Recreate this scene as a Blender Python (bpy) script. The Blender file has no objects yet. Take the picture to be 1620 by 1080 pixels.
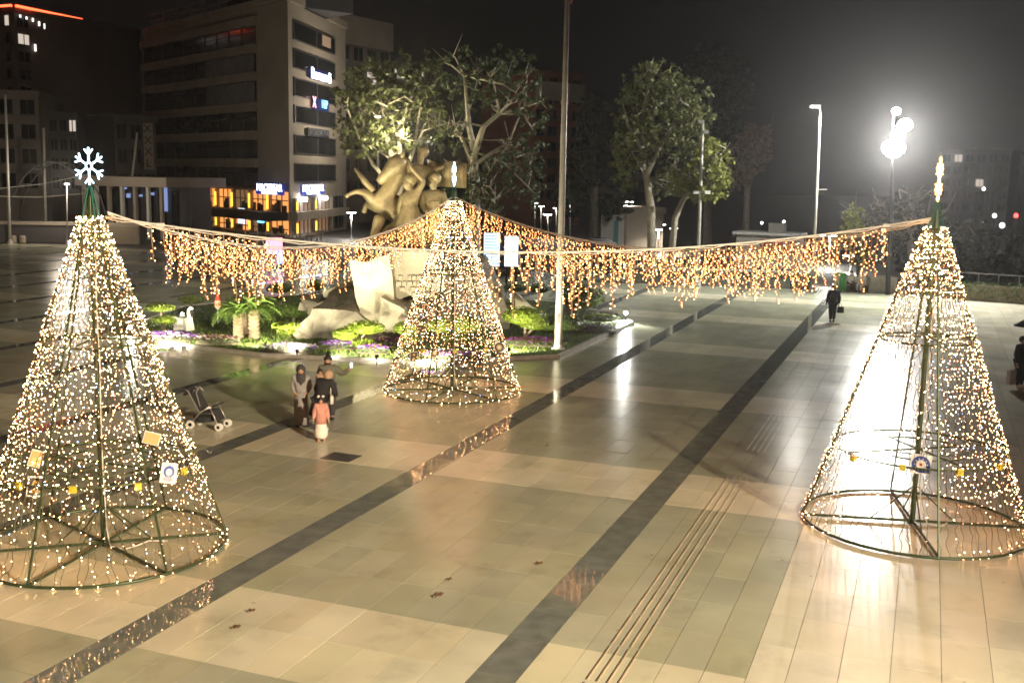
import bpy, math, random
from mathutils import Vector, Matrix
random.seed(7)
S = bpy.context.scene
COL = S.collection
# ------------------------------------------------------------------ camera
F, PIT, ROL, TH, H = 1700.0, math.radians(8.8), math.radians(1.1), math.radians(21.0), 6.6
cam = bpy.data.cameras.new('camera'); camo = bpy.data.objects.new('camera', cam); COL.objects.link(camo)
cam.sensor_width = 36; cam.lens = 36 * F / 1620; cam.clip_start = .1; cam.clip_end = 2000
cR, sR, cP, sP = math.cos(ROL), math.sin(ROL), math.cos(PIT), math.sin(PIT)
rt = Vector((cR, sR * sP, sR * cP)); up = Vector((-sR, cR * sP, cR * cP)); fw = Vector((0, cP, -sP))
camo.matrix_world = Matrix(((rt.x, up.x, -fw.x, 0), (rt.y, up.y, -fw.y, 0), (rt.z, up.z, -fw.z, H), (0, 0, 0, 1)))
S.camera = camo
# ------------------------------------------------------------------ night sky
W = bpy.data.worlds.new('World'); S.world = W; W.use_nodes = True
wn = W.node_tree.nodes; wl = W.node_tree.links
bg = wn['Background']
sky = wn.new('ShaderNodeTexSky'); sky.sky_type = 'NISHITA'; sky.sun_disc = False
sky.sun_elevation = math.radians(-4); sky.sun_rotation = math.radians(200); sky.dust_density = 3
mixs = wn.new('ShaderNodeMix'); mixs.data_type = 'RGBA'; mixs.inputs[0].default_value = .9
wl.new(sky.outputs[0], mixs.inputs[6]); mixs.inputs[7].default_value = (.16, .135, .125, 1)
wl.new(mixs.outputs[2], bg.inputs[0]); bg.inputs[1].default_value = .008
S.view_settings.view_transform = 'Standard'; S.view_settings.look = 'None'
S.view_settings.exposure = 2.1; S.view_settings.gamma = 1; S.view_settings.use_curve_mapping = False
S.render.engine = 'CYCLES'
cy = S.cycles
cy.use_denoising = True; cy.max_bounces = 5; cy.diffuse_bounces = 2; cy.glossy_bounces = 3; cy.transmission_bounces = 3
cy.volume_bounces = 0; cy.transparent_max_bounces = 6; cy.sample_clamp_indirect = 6; cy.use_light_tree = True
cy.caustics_reflective = False; cy.caustics_refractive = False; cy.filter_width = 1.7

# ------------------------------------------------------------------ projection helpers (photo pixel -> place)
def ray(px, py):
    x = (px - 810) / F; y = (py - 540) / F
    x, y = x * cR + y * sR, -x * sR + y * cR
    return Vector((x, cP - y * sP, -sP - y * cP))
def gp(px, py, z=0.0):
    d = ray(px, py); t = (z - H) / d.z
    return Vector((d.x * t, d.y * t, z))
def pt(px, py, Y):
    d = ray(px, py); t = Y / d.y
    return Vector((d.x * t, Y, H + d.z * t))
def proj(p):
    Z = p[2] - H; z = p[1] * cP - Z * sP; y = -(p[1] * sP + Z * cP); x = p[0]
    x, y = x * cR - y * sR, x * sR + y * cR
    return 810 + F * x / z, 540 + F * y / z, z
def uvw(u, v, z=0.0):
    return Vector((u * math.sin(TH) + v * math.cos(TH), u * math.cos(TH) - v * math.sin(TH), z))

# ------------------------------------------------------------------ materials
MATS = {}
def M(name, col, rough=.6, metal=0.0, var=.18, scale=6.0, bump=0.0, spec=.5, emit=None, est=0.0, island=0.0, attr=None, rvar=0.0, transl=0.0, bscale=None):
    if name in MATS: return MATS[name]
    m = bpy.data.materials.new(name); m.use_nodes = True; MATS[name] = m
    nt = m.node_tree; N = nt.nodes; L = nt.links; b = N['Principled BSDF']
    b.inputs['Roughness'].default_value = rough; b.inputs['Metallic'].default_value = metal
    b.inputs['Specular IOR Level'].default_value = spec
    tc = N.new('ShaderNodeTexCoord')
    base = None
    if attr:
        a = N.new('ShaderNodeAttribute'); a.attribute_name = attr; base = a.outputs['Color']
    if var or rvar or bump:
        n = N.new('ShaderNodeTexNoise'); n.inputs['Scale'].default_value = scale; n.inputs['Detail'].default_value = 6
        L.new(tc.outputs['Object'], n.inputs['Vector'])
    if var:
        mr = N.new('ShaderNodeMapRange'); mr.inputs['From Min'].default_value = .3; mr.inputs['From Max'].default_value = .7
        mr.inputs['To Min'].default_value = 1 - var; mr.inputs['To Max'].default_value = 1 + var
        L.new(n.outputs['Fac'], mr.inputs['Value'])
        val = mr.outputs[0]
        if island:
            g = N.new('ShaderNodeNewGeometry'); mi = N.new('ShaderNodeMapRange')
            mi.inputs['To Min'].default_value = 1 - island; mi.inputs['To Max'].default_value = 1 + island
            L.new(g.outputs['Random Per Island'], mi.inputs['Value'])
            mm = N.new('ShaderNodeMath'); mm.operation = 'MULTIPLY'; L.new(val, mm.inputs[0]); L.new(mi.outputs[0], mm.inputs[1]); val = mm.outputs[0]
        vm = N.new('ShaderNodeVectorMath'); vm.operation = 'SCALE'
        if base: L.new(base, vm.inputs[0])
        else: vm.inputs[0].default_value = col[:3]
        L.new(val, vm.inputs['Scale']); L.new(vm.outputs[0], b.inputs['Base Color']); colout = vm.outputs[0]
    else:
        colout = None
        if base: L.new(base, b.inputs['Base Color'])
        else: b.inputs['Base Color'].default_value = (*col[:3], 1)
    if rvar:
        mr2 = N.new('ShaderNodeMapRange'); mr2.inputs['From Min'].default_value = .3; mr2.inputs['From Max'].default_value = .7
        mr2.inputs['To Min'].default_value = max(.02, rough - rvar); mr2.inputs['To Max'].default_value = rough + rvar
        L.new(n.outputs['Fac'], mr2.inputs['Value']); L.new(mr2.outputs[0], b.inputs['Roughness'])
    if bump:
        n2 = N.new('ShaderNodeTexNoise'); n2.inputs['Scale'].default_value = bscale or scale * 5; n2.inputs['Detail'].default_value = 8
        L.new(tc.outputs['Object'], n2.inputs['Vector'])
        bp = N.new('ShaderNodeBump'); bp.inputs['Strength'].default_value = bump; bp.inputs['Distance'].default_value = .05
        L.new(n2.outputs['Fac'], bp.inputs['Height']); L.new(bp.outputs[0], b.inputs['Normal'])
    if emit:
        b.inputs['Emission Color'].default_value = (*emit, 1); b.inputs['Emission Strength'].default_value = est
    if transl:
        tr = N.new('ShaderNodeBsdfTranslucent'); mx = N.new('ShaderNodeMixShader'); mx.inputs[0].default_value = transl
        if colout: L.new(colout, tr.inputs[0])
        else: tr.inputs[0].default_value = (*col[:3], 1)
        L.new(b.outputs[0], mx.inputs[1]); L.new(tr.outputs[0], mx.inputs[2]); L.new(mx.outputs[0], N['Material Output'].inputs[0])
    return m
def E(name, col, st):
    if name in MATS: return MATS[name]
    m = bpy.data.materials.new(name); m.use_nodes = True; MATS[name] = m
    b = m.node_tree.nodes['Principled BSDF']; b.inputs['Base Color'].default_value = (.3, .3, .3, 1)
    b.inputs['Emission Color'].default_value = (*col, 1); b.inputs['Emission Strength'].default_value = st
    return m

# ------------------------------------------------------------------ mesh builder
class MB:
    def __init__(s): s.v = []; s.f = []; s.m = []
    def add(s, vs, fs, mi=0):
        o = len(s.v); s.v += [tuple(x) for x in vs]; s.f += [tuple(i + o for i in f) for f in fs]; s.m += [mi] * len(fs); return s
    def box(s, c, d, mi=0, rot=None):
        vs = []
        for x in (-.5, .5):
            for y in (-.5, .5):
                for z in (-.5, .5):
                    p = Vector((x * d[0], y * d[1], z * d[2]))
                    if rot is not None: p = rot @ p
                    vs.append(p + Vector(c))
        return s.add(vs, [(0, 1, 3, 2), (4, 6, 7, 5), (0, 4, 5, 1), (2, 3, 7, 6), (0, 2, 6, 4), (1, 5, 7, 3)], mi)
    def tube(s, pts, r, n=6, mi=0, closed=False):
        pts = [Vector(p) for p in pts]; k = len(pts); rr = r if isinstance(r, (list, tuple)) else [r] * k
        vs = []; ref = None
        for i, p in enumerate(pts):
            a = pts[i - 1] if i or closed else p; b = pts[(i + 1) % k] if i < k - 1 or closed else p
            t = (b - a).normalized()
            if ref is None: ref = Vector((0, 0, 1)) if abs(t.z) < .9 else Vector((1, 0, 0))
            x = ref - t * ref.dot(t)
            if x.length < 1e-4: x = t.orthogonal()
            x.normalize(); y = t.cross(x); ref = x
            for j in range(n):
                q = 2 * math.pi * j / n; vs.append(p + x * rr[i] * math.cos(q) + y * rr[i] * math.sin(q))
        fs = []
        for i in range(k if closed else k - 1):
            for j in range(n):
                a = i * n + j; b = i * n + (j + 1) % n; i2 = (i + 1) % k
                fs.append((a, b, i2 * n + (j + 1) % n, i2 * n + j))
        if not closed: fs += [tuple(range(n))[::-1], tuple((k - 1) * n + j for j in range(n))]
        return s.add(vs, fs, mi)
    def loft(s, rings, n=12, mi=0, rot=0.0):
        # rings: (cx,cy,cz,rx,ry)
        vs = []
        for (x, y, z, a, b) in rings:
            for j in range(n):
                q = 2 * math.pi * j / n; X = a * math.cos(q); Y = b * math.sin(q)
                vs.append((x + X * math.cos(rot) - Y * math.sin(rot), y + X * math.sin(rot) + Y * math.cos(rot), z))
        fs = []
        for i in range(len(rings) - 1):
            for j in range(n): fs.append((i * n + j, i * n + (j + 1) % n, (i + 1) * n + (j + 1) % n, (i + 1) * n + j))
        fs += [tuple(range(n))[::-1], tuple((len(rings) - 1) * n + j for j in range(n))]
        return s.add(vs, fs, mi)
    def ball(s, c, r, n=10, k=6, mi=0):
        r = r if isinstance(r, (tuple, list)) else (r, r, r)
        rings = []
        for i in range(k + 1):
            a = -math.pi / 2 + math.pi * i / k; q = max(math.cos(a), .02)
            rings.append((c[0], c[1], c[2] + r[2] * math.sin(a), r[0] * q, r[1] * q))
        return s.loft(rings, n, mi)
    def octa(s, c, r, mi=0):
        x, y, z = c
        return s.add([(x + r, y, z), (x - r, y, z), (x, y + r, z), (x, y - r, z), (x, y, z + r), (x, y, z - r)],
                     [(0, 2, 4), (2, 1, 4), (1, 3, 4), (3, 0, 4), (2, 0, 5), (1, 2, 5), (3, 1, 5), (0, 3, 5)], mi)
    def slab(s, poly, off, mi=0):
        n = len(poly); off = Vector(off)
        a = [Vector(p) for p in poly]; b = [p + off for p in a]
        fs = [tuple(range(n)), tuple(range(2 * n - 1, n - 1, -1))] + [(i, n + i, n + (i + 1) % n, (i + 1) % n) for i in range(n)]
        return s.add(a + b, fs, mi)
    def wall(s, A, B, s0, s1, z0, z1, d0, d1, mi=0):
        # box along the wall line A->B; d = distance out of the wall
        A = Vector((A[0], A[1], 0)); B = Vector((B[0], B[1], 0)); t = (B - A).normalized(); nrm = Vector((t.y, -t.x, 0))
        vs = []
        for ss in (s0, s1):
            for d in (d0, d1):
                for z in (z0, z1):
                    p = A + t * ss + nrm * d; vs.append((p.x, p.y, z))
        return s.add(vs, [(0, 1, 3, 2), (4, 6, 7, 5), (0, 4, 5, 1), (2, 3, 7, 6), (0, 2, 6, 4), (1, 5, 7, 3)], mi)
    def mesh(s, name, mats, smooth=False):
        me = bpy.data.meshes.new(name); me.from_pydata(s.v, [], s.f)
        for m in (mats if isinstance(mats, (list, tuple)) else [mats]): me.materials.append(m)
        me.polygons.foreach_set('material_index', s.m)
        if smooth: me.polygons.foreach_set('use_smooth', [True] * len(s.f))
        me.update(); return me
    def build(s, name, mats, parent=None, smooth=False, loc=None, kind=None):
        return put(name, s.mesh(name, mats, smooth), parent, loc, kind)
def put(name, me, parent=None, loc=None, kind=None):
    o = bpy.data.objects.new(name, me); COL.objects.link(o)
    if parent: o.parent = parent
    if loc is not None: o.location = loc
    if kind: o['kind'] = kind
    return o
def thing(name, label, cat, loc=(0, 0, 0), rz=0.0, group=None):
    o = bpy.data.objects.new(name, None); COL.objects.link(o); o.location = loc; o.rotation_euler = (0, 0, rz)
    o.empty_display_size = .2; o['label'] = label; o['category'] = cat
    if group: o['group'] = group
    return o
def tag(o, label, cat, group=None):
    o['label'] = label; o['category'] = cat
    if group: o['group'] = group
    return o
def copy_tree(o, parent=None):
    c = o.copy(); COL.objects.link(c)
    if parent: c.parent = parent
    for ch in list(o.children): copy_tree(ch, c)
    return c
def skin(name, J, bones, mat, parent=None, sub=1, root=None):
    names = list(J); idx = {n: i for i, n in enumerate(names)}
    me = bpy.data.meshes.new(name); me.from_pydata([J[n][0] for n in names], [(idx[a], idx[b]) for a, b in bones], [])
    me.materials.append(mat); o = put(name, me, parent)
    md = o.modifiers.new('skin', 'SKIN'); md.use_smooth_shade = True
    sv = me.skin_vertices[0].data
    for n in names:
        r = J[n][1]; sv[idx[n]].radius = r if isinstance(r, tuple) else (r, r); sv[idx[n]].use_root = False
    sv[idx[root or names[0]]].use_root = True
    ss = o.modifiers.new('sub', 'SUBSURF'); ss.levels = sub; ss.render_levels = sub
    return o
def text(body, size, mat, parent, A, B, s, z, d, name='lettering', ext=.03, align='CENTER'):
    cu = bpy.data.curves.new(name, 'FONT'); cu.body = body; cu.size = size; cu.extrude = ext; cu.align_x = align; cu.align_y = 'CENTER'
    cu.materials.append(mat); cu.resolution_u = 3
    A = Vector((A[0], A[1], 0)); B = Vector((B[0], B[1], 0)); t = (B - A).normalized(); nrm = Vector((t.y, -t.x, 0))
    p = A + t * s + nrm * d; p.z = z
    mw = Matrix(((t.x, 0, nrm.x, p.x), (t.y, 0, nrm.y, p.y), (0, 1, 0, p.z), (0, 0, 0, 1)))
    tmp = bpy.data.objects.new('tmp', cu); COL.objects.link(tmp)
    me = bpy.data.meshes.new_from_object(tmp.evaluated_get(bpy.context.evaluated_depsgraph_get())); bpy.data.objects.remove(tmp)
    me.transform(mw)
    return put(name, me, parent)
def lamp(kind, name, loc, power, col, parent=None, size=.1, spot=None, aim=None, blend=.5):
    l = bpy.data.lights.new(name, kind); l.energy = power; l.color = col; l.shadow_soft_size = size
    o = bpy.data.objects.new(name, l); COL.objects.link(o); o.location = loc
    if spot: l.spot_size = math.radians(spot); l.spot_blend = blend
    if aim is not None: o.rotation_euler = (Vector(aim) - Vector(loc)).to_track_quat('-Z', 'Y').to_euler()
    return o
R = random.uniform

# ------------------------------------------------------------------ ground, paving
asphalt = M('asphalt', (.05, .048, .045), .55, var=.25, scale=.6, bump=.2, bscale=30)
ground = MB().add([(-400, -20, -.06), (400, -20, -.06), (400, 500, -.06), (-400, 500, -.06)], [(0, 1, 2, 3)]).build('ground', asphalt, kind='structure')
stone = M('paving_stone', (.3, .3, .3), .23, var=.14, scale=.55, rvar=.02, attr='tint', bump=.012, bscale=6, spec=.2)
# worn patches, stains and gum on the stone
_nt = stone.node_tree; _N = _nt.nodes; _L = _nt.links; _b = _N['Principled BSDF']
_tc = _N.new('ShaderNodeTexCoord'); _n1 = _N.new('ShaderNodeTexNoise'); _n1.inputs['Scale'].default_value = .9; _n1.inputs['Detail'].default_value = 9; _n1.inputs['Roughness'].default_value = .65
_v = _N.new('ShaderNodeTexVoronoi'); _v.inputs['Scale'].default_value = 1.3; _v.inputs['Randomness'].default_value = 1
_r1 = _N.new('ShaderNodeMapRange'); _r1.inputs['From Min'].default_value = .54; _r1.inputs['From Max'].default_value = .70; _r1.inputs['To Min'].default_value = 1; _r1.inputs['To Max'].default_value = .80
_r2 = _N.new('ShaderNodeMapRange'); _r2.inputs['From Min'].default_value = .03; _r2.inputs['From Max'].default_value = .05; _r2.inputs['To Min'].default_value = .62; _r2.inputs['To Max'].default_value = 1
_m = _N.new('ShaderNodeMath'); _m.operation = 'MULTIPLY'; _s = _N.new('ShaderNodeVectorMath'); _s.operation = 'SCALE'
_L.new(_tc.outputs['Object'], _n1.inputs['Vector']); _L.new(_tc.outputs['Object'], _v.inputs['Vector']); _L.new(_n1.outputs['Fac'], _r1.inputs['Value']); _L.new(_v.outputs['Distance'], _r2.inputs['Value'])
_L.new(_r1.outputs[0], _m.inputs[0]); _L.new(_r2.outputs[0], _m.inputs[1]); _old = _b.inputs['Base Color'].links[0].from_socket
_L.new(_old, _s.inputs[0]); _L.new(_m.outputs[0], _s.inputs['Scale']); _L.new(_s.outputs[0], _b.inputs['Base Color'])
granite = M('polished_granite', (.06, .06, .06), .05, var=.2, scale=3, rvar=.02, attr='tint', spec=.4)
grout = M('grout', (.25, .23, .18), .8, var=.2, scale=3)
plaza = MB()
c = [uvw(8, -72, -.018), uvw(8, 34, -.018), uvw(72, 34, -.018), uvw(72, -72, -.018)]
plaza = plaza.add(c, [(0, 1, 2, 3)]).build('plaza', grout, kind='structure')
def tint_mesh(name, vs, fs, mi, cols):
    me = bpy.data.meshes.new(name); me.from_pydata(vs, [], fs); me.materials.append(stone); me.materials.append(granite)
    me.polygons.foreach_set('material_index', mi)
    at = me.attributes.new('tint', 'FLOAT_COLOR', 'FACE'); flat = []
    for q in cols: flat += [q[0], q[1], q[2], 1]
    at.data.foreach_set('color', flat); me.update(); return me
def rows(u0, u1):
    out = []; k = -1
    while True:
        st = 11.35 + 9.65 * k
        for i in range(2): out.append((st + i * 1.225, st + (i + 1) * 1.225, True))
        for i in range(6): out.append((st + 2.45 + i * 1.2, st + 2.45 + (i + 1) * 1.2, False))
        k += 1
        if st > u1: break
    return [r for r in out if r[1] > u0 and r[0] < u1]
cols_v = []   # (v0, v1, kind)
for i in range(13):
    b1 = -4.65 - 5.25 * i; b0 = b1 - .61
    cols_v.append((b0, b1, 'band'))
    n = 8; w = (5.25 - .61) / n
    for j in range(n): cols_v.append((b0 - (j + 1) * w, b0 - j * w, 'field'))
for j in range(5): cols_v.append((-4.65 + j * .56, -4.65 + (j + 1) * .56, 'field'))
cols_v.append((-1.85, -1.35, 'right'))
for j in range(54): cols_v.append((-1.35 + .65 * j, -.7 + .65 * j, 'right'))
tiles = []
for (u0, u1, cr) in rows(9, 70):
    for (v0, v1, kd) in cols_v:
        p = proj(uvw((u0 + u1) / 2, (v0 + v1) / 2))
        if p[0] < -500 or p[0] > 2100: continue
        if kd == 'band':
            if 19.9 < u0 < 21.0 and v1 > -5: t = (.40, .40, .295); mi = 0
            else: t = (.17, .185, .165); mi = 1
        elif kd == 'right': t = (.58, .55, .44); mi = 0
        elif cr: t = (.60, .57, .42); mi = 0
        else: t = (.365, .375, .275); mi = 0
        k = R(.93, 1.06); t = (t[0] * k * R(.98, 1.02), t[1] * k, t[2] * k * R(.95, 1.05))
        inside = 0 < p[0] < 1620 and p[1] < 1100
        tiles.append((p[2] if inside else 1e3 + p[2], u0, u1, v0, v1, t, mi))
tiles.sort(key=lambda q: q[0])
BV, BF, BM, BC = [], [], [], []
for k, (_, u0, u1, v0, v1, t, mi) in enumerate(tiles):
    g = .004; dz = R(-.0012, .0012); ta = R(-.0014, .0014); tb = R(-.0014, .0014)
    uc, vc = (u0 + u1) / 2, (v0 + v1) / 2; vs = []
    for z in (0, -.03):
        for (a, b) in ((u0 + g, v0 + g), (u0 + g, v1 - g), (u1 - g, v1 - g), (u1 - g, v0 + g)):
            vs.append(tuple(uvw(a, b, z + dz + (a - uc) * ta + (b - vc) * tb)))
    fs = [(0, 1, 2, 3), (0, 4, 5, 1), (1, 5, 6, 2), (2, 6, 7, 3), (3, 7, 4, 0)]
    if k < 300: put('tile', tint_mesh('tile', vs, fs, [mi] * 5, [t] * 5), plaza)
    else:
        o = len(BV); BV += vs; BF += [tuple(i + o for i in f) for f in fs]; BM += [mi] * 5; BC += [t] * 5
put('paving_tiles', tint_mesh('paving_tiles', BV, BF, BM, BC), plaza, kind='stuff')
# tactile guide strips, set into the tiles
gm = M('guide_strip_steel', (.42, .33, .23), .4, .1, var=.3, scale=2)
for (ua, ub) in ((10.5, 23.65), (26.1, 33.0)):
    u = ua
    while u < ub:
        for v in (-3.80, -3.66, -3.52, -3.38):
            p = uvw(u + .58, v)
            MB().box((0, 0, 0), (.018, 1.12, .012)).build('guide_strip', gm, plaza, loc=(p.x, p.y, .006)).rotation_euler = (0, 0, -TH)
        u += 1.2
# floor covers and dry leaves
dk = M('cover_iron', (.06, .06, .065), .35, .5, var=.2)
for (px, py, w, l, lab) in ((540, 723, .75, .62, 'dark square drain cover set in the pale paving near the girl'),):
    p = gp(px, py); o = MB().box((0, 0, 0), (w, l, .012)).box((0, 0, .007), (w * .8, .02, .006)).box((0, .15, .007), (w * .8, .02, .006)).box((0, -.15, .007), (w * .8, .02, .006)).build('drain_cover', dk, loc=(p.x, p.y, .008)); o.rotation_euler = (0, 0, -TH)
    tag(o, lab, 'drain cover')
lf = M('dry_leaf_brown', (.13, .07, .03), .7, var=.3, scale=20)
for i, (px, py, s, lab) in enumerate(((695, 943, .20, 'long curled brown leaf lying mid floor on the green paving'), (400, 968, .11, 'small brown leaf on the cream paving row near the left light tree'),
        (376, 994, .13, 'curled brown leaf at the bottom of the cream row, lower left'), (855, 893, .14, 'thin dry leaf beside the lower dark stripe'), (866, 706, .12, 'dry leaf on the green paving beyond the cream cross row'), (712, 918, .1, 'fragment of dry leaf just above the long curled leaf'))):
    p = gp(px, py); mb = MB(); n = 5; s *= .62
    for j in range(n):
        a = j / n * s * 2 - s; b = (j + 1) / n * s * 2 - s; wa = .3 * s * math.sin(math.pi * j / n) + .005; wb = .3 * s * math.sin(math.pi * (j + 1) / n) + .005
        za = .035 * math.sin(j * 1.3) ** 2; zb = .035 * math.sin((j + 1) * 1.3) ** 2
        mb.add([(a, -wa, za), (b, -wb, zb), (b, wb, zb + .01), (a, wa, za + .01)], [(0, 1, 2, 3)])
    o = mb.build('dry_leaf', lf, loc=(p.x, p.y, .012)); o.rotation_euler = (0, 0, R(.6, 1.3)); tag(o, lab, 'leaf', 'dry leaves on the paving')

# ------------------------------------------------------------------ lawn island
def inset(poly, d):
    cx = sum(p.x for p in poly) / len(poly); cy_ = sum(p.y for p in poly) / len(poly)
    return [Vector((p.x + (cx - p.x) * d, p.y + (cy_ - p.y) * d, 0)) for p in poly]
LP = [uvw(36.9, -12.35), uvw(33.4, -16.6), uvw(32.3, -22), uvw(32.9, -27.2), uvw(36, -31), uvw(42, -33), uvw(49, -31), uvw(53, -24), uvw(53, -18), uvw(49.5, -13.5), uvw(47.3, -12.35)]
kerbm = M('kerb_stone', (.42, .39, .33), .55, var=.2, scale=4, bump=.2)
lawnm = M('lawn_soil', (.05, .075, .02), .9, var=.35, scale=1.4, bump=.5, bscale=25)
lawn = MB()
lawn.slab([p + Vector((0, 0, .10)) for p in inset(LP, .012)][::-1], (0, 0, -.12))
lawn = lawn.build('lawn', lawnm, kind='structure')
kn = 0
for i in range(len(LP)):
    a, b = LP[i], LP[(i + 1) % len(LP)]; L_ = (b - a).length; n = max(1, round(L_ / 1.0)); t = (b - a) / n; ang = math.atan2(t.y, t.x)
    for j in range(n):
        q = a + t * (j + .5); MB().box((0, 0, 0), (t.length - .012, .15, .13 + R(-.006, .006))).build('kerb_stone', kerbm, lawn, loc=(q.x, q.y, .055)).rotation_euler = (0, 0, ang)
def inpoly(x, y, P):
    r = False; j = len(P) - 1
    for i in range(len(P)):
        if (P[i].y > y) != (P[j].y > y) and x < (P[j].x - P[i].x) * (y - P[i].y) / (P[j].y - P[i].y) + P[i].x: r = not r
        j = i
    return r
grassm = M('grass_blade', (.10, .15, .022), .6, var=.25, scale=.7, island=.45, transl=.25)
gb = MB(); LPi = inset(LP, .025); xs = [p.x for p in LP]; ys = [p.y for p in LP]
n = 0
while n < 26000:
    x = R(min(xs), max(xs)); y = R(min(ys), max(ys))
    if not inpoly(x, y, LPi): continue
    if y > 48 and random.random() < .6: continue
    a = R(0, 6.28); w = R(.015, .03); h = R(.04, .10); dx, dy = math.cos(a) * w, math.sin(a) * w; lx, ly = R(-.04, .04), R(-.04, .04)
    gb.add([(x - dx, y - dy, .095), (x + dx, y + dy, .095), (x + lx, y + ly, .10 + h)], [(0, 1, 2)]); n += 1
o = gb.build('grass', grassm, kind='stuff')

# ------------------------------------------------------------------ buildings
def hline(px, py, Y): return pt(px, py, Y).z
conc = M('facade_concrete', (.42, .36, .29), .8, var=.12, scale=.4, bump=.15, bscale=6)
darkcl = M('facade_dark', (.10, .095, .10), .7, var=.15, scale=.5)
glass = M('window_glass', (.02, .022, .026), .12, var=0, spec=.6)
frame = M('window_frame', (.12, .115, .11), .5, .3, var=.1)
whitep = M('white_paint', (.75, .74, .70), .5, var=.08)
beigep = M('beige_wall', (.40, .33, .25), .8, var=.14, scale=.5, bump=.15)
blackm = M('black_metal', (.02, .02, .022), .45, .3, var=.1)
greym = M('grey_metal', (.33, .32, .30), .45, .5, var=.12)
signblue = M('sign_blue', (.01, .02, .12), .4, var=0, emit=(.02, .05, .5), est=.13)
litwhite = E('lit_lettering', (.75, .85, 1.0), 1.5)
litblue = E('lit_blue', (.12, .55, 1.0), 1.0)
litpink = E('lit_pink', (1.0, .45, .5), .8)
amber = E('amber_light', (1.0, .50, .04), .7)
warmin = E('warm_interior', (1.0, .36, .09), .3)
warmdim = E('dim_interior', (1.0, .5, .22), .05)
coolin = E('cool_interior', (.75, .85, 1.0), .45)
lampw = E('lamp_white', (1.0, .97, .9), 8.0)
redled = E('red_led', (1.0, .09, .03), 1.3)

def seg(A, B): return (Vector((B[0] - A[0], B[1] - A[1], 0))).length
def hit(A, B, px, py):
    # where the view ray through a pixel meets the wall A->B: (distance along, height)
    d = ray(px, py); ax, ay = A[0], A[1]; ex, ey = B[0] - ax, B[1] - ay
    den = d.x * ey - d.y * ex
    t = (ax * ey - ay * ex) / den; X, Y = d.x * t, d.y * t
    l = math.hypot(ex, ey); return ((X - ax) * ex + (Y - ay) * ey) / l, H + d.z * t

# office block with the cafe at its foot
CA, CB, CC = (-45.6, 135.0), (-22.0, 106.0), (-19.6, 126.0)
roofz = 22.6
ob = thing('office_building', 'beige seven storey office block with dark strip windows and a lit cafe at its foot', 'building', (CB[0], CB[1], 0))
off = Vector((-CB[0], -CB[1], 0))
def bld(mb, name, mats, parent, **k):
    # parts are modelled in world space; shift them to the parent's base
    o = mb.build(name, mats, parent, **k); b = parent
    while b.parent: b = b.parent
    o.matrix_parent_inverse = Matrix.Translation(-b.location) if parent is b else Matrix.Identity(4)
    return o
lenL, lenR = seg(CA, CB), seg(CB, CC)
CD = (CA[0] + (CC[0] - CB[0]) * 1.0, CA[1] + (CC[1] - CB[1]))
core = MB().slab([(CA[0], CA[1], 0), (CB[0], CB[1], 0), (CC[0], CC[1], 0), (CD[0], CD[1], 0)], (0, 0, roofz))
bld(core, 'wall', conc, ob)
par = MB().wall(CA, CB, 0, lenL + .3, roofz, roofz + .7, -.3, .3).wall(CB, CC, 0, lenR, roofz, roofz + .7, -.3, .3)
bld(par, 'parapet', conc, ob)
pent = MB().wall(CA, CB, lenL - 20, lenL - 3, roofz, roofz + 3.0, -9, -3)
bld(pent, 'roof_house', darkcl, ob)
rail = MB()
for z in (roofz + 2.2, roofz + 1.5): rail.wall(CA, CB, .5, lenL - 14, z, z + .09, -.6, -.5)
for k in range(6): rail.wall(CA, CB, 1 + k * 4, 1.1 + k * 4, roofz, roofz + 2.2, -.6, -.5)
bld(rail, 'roof_railing', greym, ob)
glassend = hit(CA, CB, 408, 200)[0]
zs = [hit(CA, CB, 408, y)[1] for y in (258, 214, 169, 121, 77, 33)]
levels = [zs[0] - 2.9] + zs
wm = None
for i, z in enumerate(levels):
    if i == 0: continue
    bm = MB().wall(CA, CB, 0, glassend + .25, z - .42, z + .42, 0, .55); bld(bm, 'floor_band', conc, ob)
    z0, z1 = levels[i - 1] + .42, z - .42
    n = 10; w = (glassend - .2) / n
    for k in range(n):
        wb = MB(); wb.wall(CA, CB, .2 + k * w + .05, .2 + (k + 1) * w - .05, z0 + .05, z1 - .05, .06, .14, 1)
        wb.wall(CA, CB, .2 + k * w - .05, .2 + k * w + .05, z0, z1, 0, .22, 0)
        wb.wall(CA, CB, .2 + k * w + .05, .2 + (k + 1) * w - .05, z1 - .7, z1 - .62, .1, .18, 0)
        bld(wb, 'window', [frame, glass], ob)
# pale advertising panels on two storeys of the left face
adv = M('advert_panel', (.20, .20, .21), .5, var=.25, scale=1.2)
for i in (4, 5):
    sA = hit(CA, CB, 330, 150)[0]
    bld(MB().wall(CA, CB, sA, glassend - .3, levels[i - 1] + .5, levels[i] - .5, .16, .24), 'advert_panel', adv, ob)
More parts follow.
